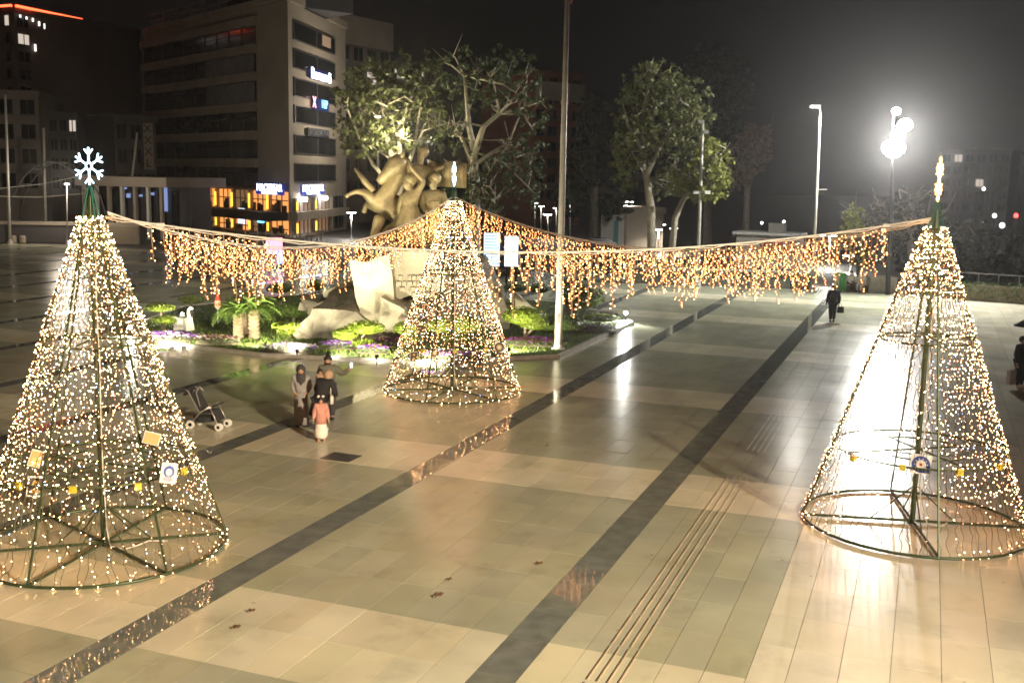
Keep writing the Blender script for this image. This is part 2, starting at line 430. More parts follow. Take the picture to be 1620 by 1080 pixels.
# right face windows
rz = [hit(CB, CC, 463, y)[1] for y in (32, 62, 77, 107, 122, 152, 165, 194, 212, 243, 258, 288)]
s0, s1, sm = hit(CB, CC, 464, 150)[0], hit(CB, CC, 529, 150)[0], hit(CB, CC, 500, 150)[0]
for k in range(6):
    zt, zb = rz[2 * k], rz[2 * k + 1]
    for (a, b) in ((s0, sm), (sm, s1)):
        wb = MB().wall(CB, CC, a + .12, b - .12, zb + .1, zt - .1, .04, .1, 1)
        wb.wall(CB, CC, a, a + .12, zb, zt, 0, .16).wall(CB, CC, b - .12, b, zb, zt, 0, .16).wall(CB, CC, a + .12, b - .12, zt - .1, zt, 0, .16).wall(CB, CC, a + .12, b - .12, zb, zb + .1, 0, .16)
        bld(wb, 'window', [frame, glass], ob)
bld(MB().wall(CB, CC, sm + 2.0, sm + 5.0, rz[1] + .5, rz[1] + 1.6, .11, .15), 'lit_window', warmdim, ob)
# lit signs, lettering on backing boards
def sign(name, label, A, B, px0, px1, py0, py1, back, lines, d=.3):
    a = hit(A, B, px0, py0); b = hit(A, B, px1, py1); zc = (hit(A, B, (px0 + px1) / 2, py0)[1] + hit(A, B, (px0 + px1) / 2, py1)[1]) / 2; hz = abs(hit(A, B, (px0 + px1) / 2, py0)[1] - hit(A, B, (px0 + px1) / 2, py1)[1])
    A_ = Vector((A[0], A[1], 0)); t = (Vector((B[0], B[1], 0)) - A_).normalized(); mid = A_ + t * (a[0] + b[0]) / 2
    sg = thing(name, label, 'sign', (mid.x, mid.y, zc))
    if back:
        bld(MB().wall(A, B, a[0], b[0], zc - hz / 2, zc + hz / 2, d - .12, d), 'backing_board', back, sg)
    for (s, size, dz, ds, m_) in lines:
        o = text(s, size, m_, sg, A, B, (a[0] + b[0]) / 2 + ds, zc + dz * hz, d + .02)
        o.matrix_parent_inverse = Matrix.Translation(-sg.location)
        # fit the lettering to the board
        xs_ = [v.co for v in o.data.vertices]; l = max((v.x - A[0]) * t.x + (v.y - A[1]) * t.y for v in xs_) - min((v.x - A[0]) * t.x + (v.y - A[1]) * t.y for v in xs_)
        wide = (b[0] - a[0]) * (.9 if dz > -.1 else .55) if back else (b[0] - a[0])
        if m_ in (litblue, litpink): continue
        k = wide / l; c0 = A_ + t * ((a[0] + b[0]) / 2 + ds)
        for v in o.data.vertices:
            e = (v.co.x - c0.x) * t.x + (v.co.y - c0.y) * t.y; v.co.x += t.x * e * (k - 1); v.co.y += t.y * e * (k - 1)
    return sg
# a slim board wall carries the corner sign, facing the square
sign('cafe_sign', 'blue cafe sign reading MACKBEAR on the beige pier left of the corner', CA, CB, 411, 455, 291, 308, signblue, [('MACKBEAR', 1.0, .12, 0, litwhite), ('COFFEE CO.', .42, -.32, 0, litwhite)], .45)
sign('cafe_sign', 'second blue MACKBEAR sign, right of the building corner above two spot lamps', CB, CC, 470, 507, 292, 308, signblue, [('MACKBEAR', 1.0, .12, 0, litwhite), ('COFFEE CO.', .42, -.32, 0, litwhite)], .45)
sign('facade_sign', 'white lit handwritten style sign high on the right face of the office block', CB, CC, 485, 519, 112, 129, M('sign_navy', (.01, .015, .05), .4, var=0, emit=(.02, .05, .4), est=.05), [('Bernardi', 1.6, 0, 0, litwhite)], .4)
fs = sign('facade_sign', 'small pink and blue lit sign below the white one on the office block', CB, CC, 491, 515, 157, 175, M('sign_navy', (.01, .015, .05), .4, var=0), [('HEP', 1.2, .05, 1.0, litblue), ('X', 1.6, .05, -2.6, litpink)], .4)
sign('facade_sign', 'unlit dark sign board two storeys below the lit signs on the office block', CB, CC, 482, 516, 204, 217, M('sign_dark', (.03, .035, .05), .5, var=.1), [('SIGORTA', .8, 0, 0, M('dull_letter', (.2, .2, .22), .5, var=0))], .35)
sign('facade_sign', 'faint dark lettering across the fourth storey strip of the office block', CA, CB, 288, 350, 188, 204, None, [('COWORKING', 1.2, 0, 0, M('faint_letter', (.06, .06, .065), .5, var=0))], .3)
# cafe front: two storeys under the office block
gz = hit(CA, CB, 400, 339)[1]
for (z0, z1, nm) in ((.35, gz - .35, 0), (gz + .5, levels[0] + .1, 1)):
    s_a = hit(CA, CB, 322, 350)[0]
    w = (lenL - s_a) / 5
    for k in range(5):
        wb = MB(); a, b = s_a + k * w, s_a + (k + 1) * w
        wb.wall(CA, CB, a + .5, b - .3, z0, z1, .02, .08, 1)
        for q in (.33, .66): wb.wall(CA, CB, a + .5 + (b - a - .8) * q - .05, a + .5 + (b - a - .8) * q + .05, z0, z1, .05, .16, 0)
        wb.wall(CA, CB, a + .5, b - .3, z1 - .9, z1 - .8, .05, .16, 0)
        for q in range(4):   # seats and shelves seen against the lit room
            x = R(a + .6, b - .9); wb.wall(CA, CB, x, x + R(.3, .8), z0, z0 + R(.5, 1.1), .09, .3, 0)
        bld(wb, 'shop_window', [blackm, warmin if (k + nm) % 3 else warmdim], ob)
        bld(MB().wall(CA, CB, a, a + .42, z0, z1, .1, .4), 'pilaster', conc, ob)
        bld(MB().wall(CA, CB, a + .08, a + .34, z0 + .2, z1 - .3, .42, .5), 'pilaster_glow', amber, ob)  # glowing bar stands in for uplight falling on the pilaster
bld(MB().wall(CA, CB, hit(CA, CB, 300, 340)[0], lenL - .5, gz - .35, gz + .5, .0, 2.6), 'awning', M('awning_cloth', (.03, .03, .035), .8, var=.1), ob)
bld(MB().wall(CA, CB, lenL - 11, lenL - 9.5, 1.0, 2.6, .32, .36), 'menu_screen', coolin, ob)
bld(MB().wall(CA, CB, lenL - 6.5, lenL - 5.0, 1.3, 2.5, .32, .36), 'menu_screen', litblue, ob)
for (z0, z1) in ((.3, gz - .3), (gz + .5, rz[-1] - 1.6)):
    for k in range(3):
        a = .6 + k * 6.2; wb = MB().wall(CB, CC, a + .7, a + 5.6, z0, z1, .02, .08, 1)
        for q in (1.9, 3.3, 4.6): wb.wall(CB, CC, a + q, a + q + .12, z0, z1, .05, .16, 0)
        bld(wb, 'shop_window', [frame, warmdim if k < 2 else glass], ob)
        bld(MB().wall(CB, CC, a, a + .5, z0, z1, .1, .4), 'pilaster', conc, ob)
        if k < 2: bld(MB().wall(CB, CC, a + .1, a + .4, z0 + .2, z1 - .3, .42, .5), 'pilaster_glow', amber, ob)  # stand-in glow for the uplit pilasters of this face
bld(MB().wall(CB, CC, .2, 19, gz - .3, gz + .5, 0, .7), 'floor_band', conc, ob)
for q in (2.5, 9.5): bld(MB().wall(CB, CC, q, q + .5, rz[-1] - 1.9, rz[-1] - 1.5, .4, .8), 'spot_lamp', lampw, ob)

# plain backdrop buildings: (name, label, A, B, depth, top pixel heights, ...)
def block(label, A, B, depth, z1, mat, nwin=0, nfl=0, lit=(), wmat=None, z0=0, cat='building', first=3.5, name='apartment_block', cols=None):
    t = thing(name, label, cat, (A[0], A[1], 0)); l = seg(A, B); e = Vector((B[0] - A[0], B[1] - A[1], 0)).normalized(); nrm = Vector((e.y, -e.x, 0))
    bld(MB().wall(A, B, 0, l, z0, z1, -depth, 0), 'wall', mat, t)
    bld(MB().wall(A, B, -.2, l + .2, z1, z1 + .6, -depth - .2, .25), 'parapet', mat, t)
    if nwin:
        w = l / nwin; fh = (z1 - first) / nfl
        for f in range(nfl):
            for k in range(nwin):
                a = k * w + w * .18; b = (k + 1) * w - w * .18; za = first + f * fh + fh * .28; zb = first + f * fh + fh * .85
                wb = MB().wall(A, B, a, b, za, zb, .02, .07, 1).wall(A, B, a - .1, b + .1, za - .15, za, 0, .2, 0).wall(A, B, (a + b) / 2 - .05, (a + b) / 2 + .05, za, zb, .05, .12, 0)
                bld(wb, 'window', [frame, lit[(f, k)] if (f, k) in lit else glass], t)
    return t
brown = M('facade_brown', (.16, .12, .11), .8, var=.15, scale=.4); rust = M('facade_rust', (.26, .10, .07), .8, var=.2, scale=.4)
T1a, T1b, T1c = pt(-130, 60, 135), pt(22, 20, 128), pt(163, 52, 143)
dimw = E('dim_window', (1.0, .85, .7), .16)
tw = block('dark hotel tower at far left with a red light line along its roof edge', (T1b.x, T1b.y), (T1c.x, T1c.y), 22, T1b.z, brown, 6, 8,
      {(6, 0): dimw, (7, 1): warmdim, (7, 2): dimw}, first=8, name='hotel_tower')
l = seg(T1b, T1c)
bld(MB().wall((T1b.x, T1b.y), (T1c.x, T1c.y), 0, l * .72, T1b.z + .6, T1b.z + .85, .2, .45).wall((T1b.x, T1b.y), (T1c.x, T1c.y), l * .85, l * .99, T1b.z - .1, T1b.z + .15, .3, .5), 'red_light_line', redled, tw)
A_, B_ = (T1b.x, T1b.y), (T1c.x, T1c.y)
for (px, py, hh) in ((52, 76, .8), (83, 78, .8), (115, 80, .8), (124, 82, .8), (161, 85, .8), (134, 118, 1.2), (155, 122, 1.4), (175, 122, 1.5), (28, 26, .3), (38, 29, .3), (48, 32, .4), (58, 38, .5), (66, 42, .6), (128, 143, .25)):
    s, z = hit(A_, B_, px, py); bld(MB().wall(A_, B_, s - .09, s + .09, z - hh * .5, z + hh * .5, .3, .42), 'facade_lamp', E('facade_lamp_light', (1, .93, .85), .5), tw)
b2 = block('left wing of the dark hotel tower, cut by the picture edge', (T1a.x, T1a.y), (T1b.x - .3, T1b.y), 20, T1b.z, brown, 6, 8, {(7, 4): warmdim, (7, 5): dimw}, first=8, name='hotel_wing')
bld(MB().wall((T1a.x, T1a.y), (T1b.x, T1b.y), 0, seg(T1a, T1b), T1b.z + .6, T1b.z + .85, .2, .45), 'red_light_line', redled, b2)
p, q = pt(0, 150, 118), pt(60, 150, 120); block('dark grey apartment block in front of the hotel tower', (p.x - 8, p.y), (q.x, q.y), 12, p.z, M('facade_grey', (.24, .22, .21), .8, var=.12, scale=.5), 5, 4, {}, name='apartment_block')
p, q = pt(62, 185, 124), pt(122, 190, 124); block('low dim block between the apartment block and the vertical shop sign', (p.x, p.y), (q.x, q.y), 10, p.z, darkcl, 4, 4, {(3, 3): dimw}, name='apartment_block')
p, q = pt(180, 190, 122), pt(246, 198, 126); xb = block('dark shop building left of the office block carrying a vertical XXXL sign', (p.x, p.y), (q.x, q.y), 10, p.z, darkcl, 3, 3, {}, name='shop_building')
XA, XB = pt(226, 200, 119), pt(241, 200, 119)
xs_ = thing('vertical_sign', 'tall narrow sign with dark letters XXXL one above another', 'sign', (XA.x, XA.y, 0))
zt, zb = pt(233, 195, 119).z, pt(233, 268, 119).z
bld(MB().wall(XA, XB, 0, seg(XA, XB), zb, zt, -.3, 0), 'backing_board', M('sign_beige', (.34, .30, .26), .7, var=.1), xs_)
for k, ch in enumerate('XXXL'):
    o = text(ch, 1.25, blackm, xs_, XA, XB, seg(XA, XB) / 2, zt - (k + .5) * (zt - zb) / 4, .02); o.matrix_parent_inverse = Matrix.Translation(-xs_.location)
p, q = pt(533, 28, 140), pt(618, 40, 150); block('tall beige topped block right behind the office block', (p.x, p.y), (q.x, q.y), 12, p.z, brown, 4, 8, {(7, 2): dimw, (7, 3): dimw, (5, 2): dimw}, first=3)
bld(MB().wall((p.x, p.y), (q.x, q.y), 0, seg(p, q), p.z - 3, p.z + .6, .3, .5), 'pale_top_band', conc, S.objects['apartment_block.002'])
p, q = pt(622, 105, 150), pt(690, 110, 150); block('dark block behind the left park tree with two dim lit windows near its top', (p.x, p.y), (q.x, q.y), 12, p.z, brown, 4, 8, {(7, 0): dimw, (7, 2): dimw}, first=3)
p, q = pt(846, 118, 145), pt(922, 128, 150); b4 = block('rust red block with a beige top band behind the flag pole', (p.x, p.y), (q.x, q.y), 12, p.z, rust, 4, 8, {(6, 2): warmdim}, first=3)
bld(MB().wall((p.x, p.y), (q.x, q.y), 0, seg(p, q), p.z - 3.2, p.z - .8, .3, .5), 'pale_top_band', conc, b4)
p, q = pt(1490, 242, 170), pt(1600, 250, 165); block('faint grey building far right beyond the trees', (p.x, p.y), (q.x, q.y), 14, p.z, darkcl, 6, 5, {(4, 1): dimw, (2, 3): dimw}, first=2)
# low pavilion left of the cafe
p, q = pt(128, 278, 104), pt(272, 278, 100); pv = thing('pavilion', 'low flat roofed glass pavilion with white columns left of the office block', 'building', (p.x, p.y, 0))
l = seg(p, q); A_, B_ = (p.x, p.y), (q.x, q.y)
bld(MB().wall(A_, B_, 0, l, p.z - .9, p.z, -8, .8), 'roof', conc, pv)
bld(MB().wall(A_, B_, .3, l - .3, 0, p.z - .9, -6, -3), 'wall', darkcl, pv)
for k in range(7): bld(MB().wall(A_, B_, k * l / 7 + .1, k * l / 7 + .4, 0, p.z - .9, -.2, .1), 'column', whitep if k % 2 else conc, pv)
for k in range(6): bld(MB().wall(A_, B_, k * l / 7 + .6, (k + 1) * l / 7 - .1, .6, p.z - 1.2, -2.9, -2.8), 'window', glass, pv)
lw = MB()
for (px, py, a, b) in ((230, 315, .3, 1.2), (205, 292, .5, .1), (208, 307, .35, .12), (172, 310, .2, .2), (192, 310, .15, .1), (165, 298, .25, .1)):
    s, z = hit(A_, B_, px, py); lw.wall(A_, B_, s - a, s + a, z - b, z + b, -2.75, -2.6)
bld(lw, 'lit_panel', E('blue_panel', (.35, .5, 1.0), .14), pv)
# wall behind the first square: light coping, darker face, end block
p, q = gp(8, 386), gp(222, 386); wl_ = thing('planter_wall', 'long low wall with pale coping behind the left light tree', 'wall', (p.x, p.y, 0)); A_, B_ = (p.x - 20, p.y), (q.x, q.y); l = seg(A_, B_)
bld(MB().wall(A_, B_, 0, l, 0, 1.55, -1.0, 0), 'wall_face', darkcl, wl_); bld(MB().wall(A_, B_, 0, l, 1.55, 1.8, -1.1, .12), 'coping', conc, wl_)
bld(MB().wall(A_, B_, l - 4.2, l, 0, 1.54, .01, .6), 'end_block', beigep, wl_)
for k, (px, py) in enumerate(((21, 384), (53, 383), (78, 382), (36, 384))):
    p = gp(px, py); o = MB().loft([(0, 0, 0, .28, .28), (0, 0, .5, .28, .28), (0, 0, .62, .2, .2)], 10).build('bollard', conc, loc=p, smooth=False)
    tag(o, ('short pale bollard beside the foot of the leftmost pole', 'short pale bollard halfway along the left wall', 'short pale bollard nearest the left light tree along the wall', 'short pale bollard second from the leftmost pole')[k], 'bollard', 'bollards along the left wall')
# long low grey wall at the back of the square
A_, B_ = pt(985, 448, 67.5), pt(1284, 458, 65.7); lwl = thing('low_wall', 'low grey wall with white coping along the back of the square', 'wall', (A_.x, A_.y, 0)); l = seg(A_, B_)
greyw = M('grey_wall', (.20, .20, .18), .7, var=.15, scale=.7, bump=.1)
n = 9
for k in range(n): bld(MB().wall(A_, B_, k * l / n + .02, (k + 1) * l / n - .02, 0, .9 + .05 * (k % 3 == 1), -.5, 0), 'wall_panel', greyw, lwl)
bld(MB().wall(A_, B_, 0, l, .951, 1.06, -.6, .08), 'coping', kerbm, lwl)
p = pt(1165, 368, 82); q = pt(1262, 368, 80)
ks = thing('kiosk', 'white kiosk with a red panel and rooftop unit behind the curtain lights', 'kiosk', (p.x, p.y, 0)); A_, B_ = (p.x, p.y), (q.x, q.y); l = seg(p, q)
bld(MB().wall(A_, B_, 0, l, 0, 2.5, -2.5, 0), 'wall', M('kiosk_paint', (.5, .48, .42), .6, var=.1), ks); bld(MB().wall(A_, B_, l * .42, l * .98, 1.1, 2.2, .01, .08), 'red_panel', M('kiosk_red', (.45, .10, .09), .5, var=.1), ks)
bld(MB().wall(A_, B_, -.2, l + .2, 2.5, 2.7, -2.7, .4), 'roof', whitep, ks); bld(MB().wall(A_, B_, l * .5, l * .75, 2.7, 3.4, -1.5, -.5), 'roof_unit', greym, ks)
# pale building and gate behind the right park trees
p, q = pt(992, 338, 98), pt(1050, 338, 98); lb = block('low pale wall of a house between the eucalyptus and the dark trees', (p.x, p.y), (q.x, q.y), 6, p.z, beigep, 0, name='garden_house')
p, q = pt(952, 340, 97), pt(988, 340, 97); gt = thing('gate', 'white gate with a narrow teal door left of the pale house', 'gate', (p.x, p.y, 0)); A_, B_ = (p.x, p.y), (q.x, q.y); l = seg(p, q)
bld(MB().wall(A_, B_, 0, l, 0, p.z, -.3, 0), 'wall', M('kiosk_paint', (.5, .48, .42)), gt); bld(MB().wall(A_, B_, l * .55, l * .75, 0, p.z * .85, .01, .08), 'door', M('teal_paint', (.04, .2, .2), .5, var=.1), gt)
# white block, right
p = gp(1392, 462); o = MB().box((0, 0, .45), (1.6, 1.2, .9)).box((0, 0, .93), (1.7, 1.3, .06)).build('stone_block', kerbm, loc=p); tag(o, 'pale pinkish stone block beside the floodlight mast', 'block')

# ------------------------------------------------------------------ light trees
green = M('frame_green', (.05, .075, .035), .45, .4, var=.15, scale=8)
wire = M('wire_sheath', (.09, .09, .05), .6, var=.1)
rope = M('white_cable', (.62, .59, .53), .6, var=.1)
bulb = E('bulb_warm', (1.0, .53, .22), 27.0)
bulbo = E('bulb_amber', (1.0, .30, .08), 4.6)
bulbo2 = E('bulb_peach', (1.0, .42, .15), 6.0)
bulbr = E('bulb_rose', (1.0, .36, .17), 9.0)
bulbb = E('bulb_blue', (.3, .5, 1.0), 6.0)
ybox = M('yellow_plastic', (.55, .45, .04), .5, var=.1)
TRH, TR0, TR1 = 5.75, 2.1, .19
def rad(z): return TR0 + (TR1 - TR0) * z / TRH
def string_mesh(lit_low, lit_high, rose, seed):
    rr = random.Random(seed); mb = MB(); n = 56; pts = []
    for i in range(n + 1):
        z = TRH * (1 - i / n); r = rad(z) + .012; a = rr.uniform(-.045, .045) * (1.0 if 0 < i < n else 0)
        pts.append((r, a, max(z, .03)))
    for i in range(0, n, 7):
        mb.tube(pts[i:i + 8], .006, 3, 0)
    for i, (x, y, z) in enumerate(pts):
        f = i / n; lit = lit_high if z > 3.65 else (lit_low if z > 1.0 else lit_low * .55)
        for rep in range(1):
            if rr.random() < lit:
                q = rr.random(); mi = 3 if q < .02 else (2 if q < .02 + rose else 1)
                ox = rr.uniform(-.02, .03); mb.octa((x + ox, y + rr.uniform(-.05, .05), max(z + rr.uniform(-.05, .05), .03)), rr.uniform(.0045, .0095), mi)
    return mb.mesh('light_string', [wire, bulb, bulbr, bulbb])
V_full = [string_mesh(.96, .97, .5, s) for s in range(12)]
V_rose = [string_mesh(.95, .95, .5, s + 40) for s in range(12)]
V_dim = [string_mesh(.16, .8, .1, s + 80) for s in range(6)]
def ring(mb, r, z, t, n=40, mi=0):
    mb.tube([(r * math.cos(2 * math.pi * i / n), r * math.sin(2 * math.pi * i / n), z) for i in range(n)], t, 6, mi, closed=True)
def light_tree(base, label, variants, phase, spokes, ndim=None, top_lab=None):
    t = thing('light_tree', label, 'light tree', base, 0, 'cone light trees on the square')
    mb = MB(); ring(mb, TR0, .04, .03); mb.build('base_ring', green, t, smooth=True)
    for i in range(spokes):
        a = phase + math.pi * 2 * i / spokes
        MB().tube([(.06 * math.cos(a), .06 * math.sin(a), .05), (TR0 * math.cos(a), TR0 * math.sin(a), .05)], .028, 6).build('spoke', green, t)
        MB().tube([(TR0 * math.cos(a), TR0 * math.sin(a), .04), (TR1 * math.cos(a), TR1 * math.sin(a), TRH)], .022, 6).build('rib', green, t)
        MB().tube([(.03 * math.cos(a), .03 * math.sin(a), .75), (.8 * math.cos(a), .8 * math.sin(a), .06)], .014, 5).build('brace', green, t)
    mb = MB(); mb.tube([(0, 0, 0), (0, 0, TRH + .35)], .05, 10); mb.build('mast', green, t)
    mb = MB(); ring(mb, rad(1.5) - .03, 1.5, .02); mb.build('middle_ring', green, t, smooth=True)
    mb = MB(); ring(mb, rad(1.5) * .58, 1.5, .016); ring(mb, rad(1.5) * .62, 1.62, .012); mb.build('inner_ring', green, t, smooth=True)
    for i in range(4):
        a = phase + .4 + math.pi / 2 * i
        MB().tube([(0, 0, 1.5), ((rad(1.5) - .03) * math.cos(a), (rad(1.5) - .03) * math.sin(a), 1.5)], .018, 5).build('cross_bar', green, t)
    mb = MB(); ring(mb, rad(3.65) - .03, 3.65, .022); mb.tube([(-rad(3.65) + .03, 0, 3.7), (rad(3.65) - .03, 0, 3.7)], .018, 5); mb.tube([(0, -rad(3.65) + .03, 3.7), (0, rad(3.65) - .03, 3.7)], .018, 5); mb.build('upper_ring', green, t, smooth=True)
    mb = MB(); ring(mb, TR1, TRH, .02, 20); mb.build('top_ring', green, t, smooth=True)
    for i in range(4):
        a = math.pi / 4 + math.pi / 2 * i
        MB().tube([(.15 * math.cos(a), .15 * math.sin(a), TRH), (.03 * math.cos(a), .03 * math.sin(a), TRH + .52)], .014, 5).build('top_strut', M('strut_green', (.04, .16, .12), .4, .3, var=.1), t)
    n = 82
    for i in range(n):
        a = 2 * math.pi * (i + .5) / n; d = (a - math.radians(180)) % (2 * math.pi)
        dim = ndim and ndim[0] < d < ndim[1]
        o = put('light_string', random.choice(V_dim if dim else variants), t); o.rotation_euler = (0, 0, a + R(-.025, .025))
    for i in range(5):
        a = -math.pi / 2 + (i - 2) * .62 + .1; r = rad(1.5) + .01
        mb = MB().box((0, 0, 0), (.11, .06, .11)); mb.tube([(0, -.03, 0), (0, -.045, 0)], .025, 8)
        o = mb.build('junction_box', ybox, t, loc=(r * math.cos(a), r * math.sin(a), 1.47 + R(-.03, .03))); o.rotation_euler = (0, 0, a + math.pi / 2)
    # supply cord down the mast and over the floor
    p = [(.06, -.06, TRH - .3)] + [(.065 + R(-.015, .015), -.065, 5.0 - k * .6) for k in range(8)] + [(.1, -.12, .35), (.2, -.25, .08), (.45, -.3, .04), (.62, -.12, .05), (.8, 0, .1), (1.1, .06, .08)]
    MB().tube(p, .012, 5).build('supply_cord', rope, t, smooth=True)
    return t
def flake(parent, z, mat, rz, R_=.26):
    for k in range(6):
        a = math.pi / 6 + math.pi / 3 * k; ca, sa = math.cos(a), math.sin(a); mb = MB()
        P_ = lambda r, s: (r * ca - s * sa, 0, r * sa + s * ca)
        mb.tube([P_(.06, 0), P_(R_, 0)], .014, 6)
        for sgn in (-1, 1):
            mb.tube([P_(R_ * .62, 0), P_(R_ * .9, sgn * R_ * .27)], .012, 6)
        o = mb.build('snowflake_arm', mat, parent, loc=(0, 0, z)); o.rotation_euler = (0, 0, rz)
    mb = MB(); mb.tube([(.065 * math.cos(math.pi / 3 * k), 0, .065 * math.sin(math.pi / 3 * k)) for k in range(6)], .013, 6, 0, closed=True)
    o = mb.build('snowflake_hub', mat, parent, loc=(0, 0, z)); o.rotation_euler = (0, 0, rz)
BL, BC, BR = gp(165, 862), gp(715, 617), gp(1443, 827)
TL = light_tree(BL, 'left light tree topped by a cold white snowflake, hung with portrait cards', V_full, math.radians(-42), 6)
TC = light_tree(BC, 'middle light tree standing in front of the stone monument, narrow blue flake on top', V_rose, math.radians(12), 6)
TRR = light_tree(BR, 'right light tree with a gap of unlit strings and a warm ornament on top', V_full, math.radians(-8), 4, ndim=(math.radians(32), math.radians(86)))
cold = E('cold_led', (.45, .8, 1.0), 2.6); warmled = E('warm_led', (1.0, .5, .12), 2.2)
flake(TL, TRH + .86, cold, math.radians(-20), .31); flake(TC, TRH + .84, cold, math.radians(102), .36); flake(TRR, TRH + .92, warmled, math.radians(60), .42)
# cards and medallions tied to the frames (each hangs from a tree)
card = M('card_white', (.78, .76, .72), .5, var=.05); cblue = M('card_blue', (.03, .06, .30), .5, var=.15); cred = M('card_red', (.5, .10, .04), .5, var=.1); cdark = M('card_dark', (.06, .045, .04), .5, var=.1); cgold = M('card_gold', (.5, .35, .14), .5, var=.1)
def card_at(name, label, px, py, tree_base, w, h, kind, tilt=0.0):
    d = ray(px, py); b = tree_base; Y = b.y - 1.35; p = pt(px, py, Y)
    t = thing(name, label, 'card', p, math.atan2(p.x, p.y) * -1)
    rt_ = Matrix.Rotation(tilt, 3, 'Y')
    MB().box((0, 0, 0), (w, .02, h), rot=rt_).build('board', card, t)
    def disc(r, y, m, cx=0, cz=0, n=18, sq=1.0): 
        mb = MB(); vs = []
        for yy in (y, y + .006):
            for i in range(n):
                q = rt_ @ Vector((cx + r * math.cos(6.2832 * i / n), yy, cz + r * sq * math.sin(6.2832 * i / n))); vs.append(q)
        mb.add(vs, [tuple(range(n)), tuple(range(2 * n - 1, n - 1, -1))] + [(i, (i + 1) % n, n + (i + 1) % n, n + i) for i in range(n)]); mb.build('print', m, t)
    if kind == 'medal':
        disc(w * .44, -.018, cblue); MB().box((w * .22, -.015, -h * .22), (w * .42, .006, h * .42), rot=rt_).build('print', cblue, t)
        disc(w * .24, -.025, card); disc(w * .08, -.032, cred)
        for k in range(10):
            a = 6.2832 * k / 10; MB().box((w * .30 * math.cos(a), -.024, h * .30 * math.sin(a)), (.02, .004, .02), rot=rt_).build('print', card, t)
    elif kind == 'portrait':
        disc(w * .34, -.018, M('card_mid_blue', (.09, .13, .42), .5, var=.1), 0, .03, sq=1.15); disc(w * .2, -.025, card, 0, .02, sq=1.2); disc(w * .3, -.024, M('card_pale', (.45, .42, .5), .5, var=.1), 0, -h * .28, sq=.6)
    elif kind == 'photo':
        MB().box((0, -.015, 0), (w * .84, .006, h * .84), rot=rt_).build('print', cdark, t); disc(w * .22, -.025, cgold, 0, .04, sq=1.3); disc(w * .3, -.024, cgold, 0, -h * .24, sq=.6)
    elif kind == 'wreath':
        disc(w * .46, -.018, cdark); disc(w * .3, -.025, cgold); disc(w * .16, -.03, card)
    elif kind == 'dark':
        MB().box((0, -.015, 0), (w * .9, .006, h * .9), rot=rt_).build('print', cdark, t); disc(w * .16, -.025, cgold, 0, h * .2); disc(w * .16, -.025, cgold, 0, -h * .2)
    else:
        MB().box((0, -.015, 0), (w * .9, .006, h * .9), rot=rt_).build('print', cgold, t)
    MB().tube([(0, 0, h / 2 - .01), (0, .02, h / 2 + .12)], .006, 4).build('tie', wire, t)
    return t
card_at('portrait_card', 'white card with a blue oval portrait on the right side of the left light tree', 267, 748, BL, .25, .34, 'portrait', .18)
card_at('photo_card', 'dark framed photo card low on the left side of the left light tree', 56, 769, BL, .25, .34, 'photo', .14)
card_at('back_card', 'pale wooden card back at ring height right on the left light tree', 240, 693, BL, .26, .2, 'plain', .3)
card_at('back_card', 'pale wooden card back hanging at the left of the left light tree', 57, 725, BL, .2, .28, 'plain', .35)
card_at('medal_card', 'white card with a blue round emblem and red centre on the right light tree', 1457, 734, BR, .36, .36, 'medal', .02)
card_at('dark_card', 'small dark card with gold dots on the left of the middle light tree', 655, 564, BC, .22, .30, 'dark')
card_at('wreath_card', 'small round wreath emblem card on the middle light tree', 688, 558, BC, .26, .26, 'wreath')
card_at('round_card', 'round pale card on the right side of the middle light tree', 790, 549, BC, .3, .28, 'wreath', .3)

# ------------------------------------------------------------------ icicle curtains
def strand_mesh(length, seed):
    rr = random.Random(seed); mb = MB(); pts = [(0, 0, 0)]; z = 0; x = 0
    while z > -length:
        z -= .042; x += rr.uniform(-.014, .014); pts.append((x * .6, rr.uniform(-.008, .008), z))
    mb.tube(pts[::2] + [pts[-1]] if len(pts) % 2 == 0 else pts[::2], .0055, 3, 0)
    for i, p in enumerate(pts[1:]):
        s = rr.choice((-1, 1)); q = (p[0] + s * rr.uniform(.015, .05), p[1] + rr.uniform(-.03, .03), p[2] - .01)
        mb.tube([p, q], .004, 3, 0)
        if rr.random() < .8: mb.octa(q, rr.uniform(.008, .0135), 1 if rr.random() < .7 else 2)
    return mb.mesh('strand', [M('strand_wire', (.34, .22, .13), .6, var=.1), bulbo, bulbo2])
VS = [strand_mesh(l, i) for i, l in enumerate((.4, 1.0, .62, .45, 1.12, .7, .9, .42, .8, .55, 1.05, .5, .68, .85))]
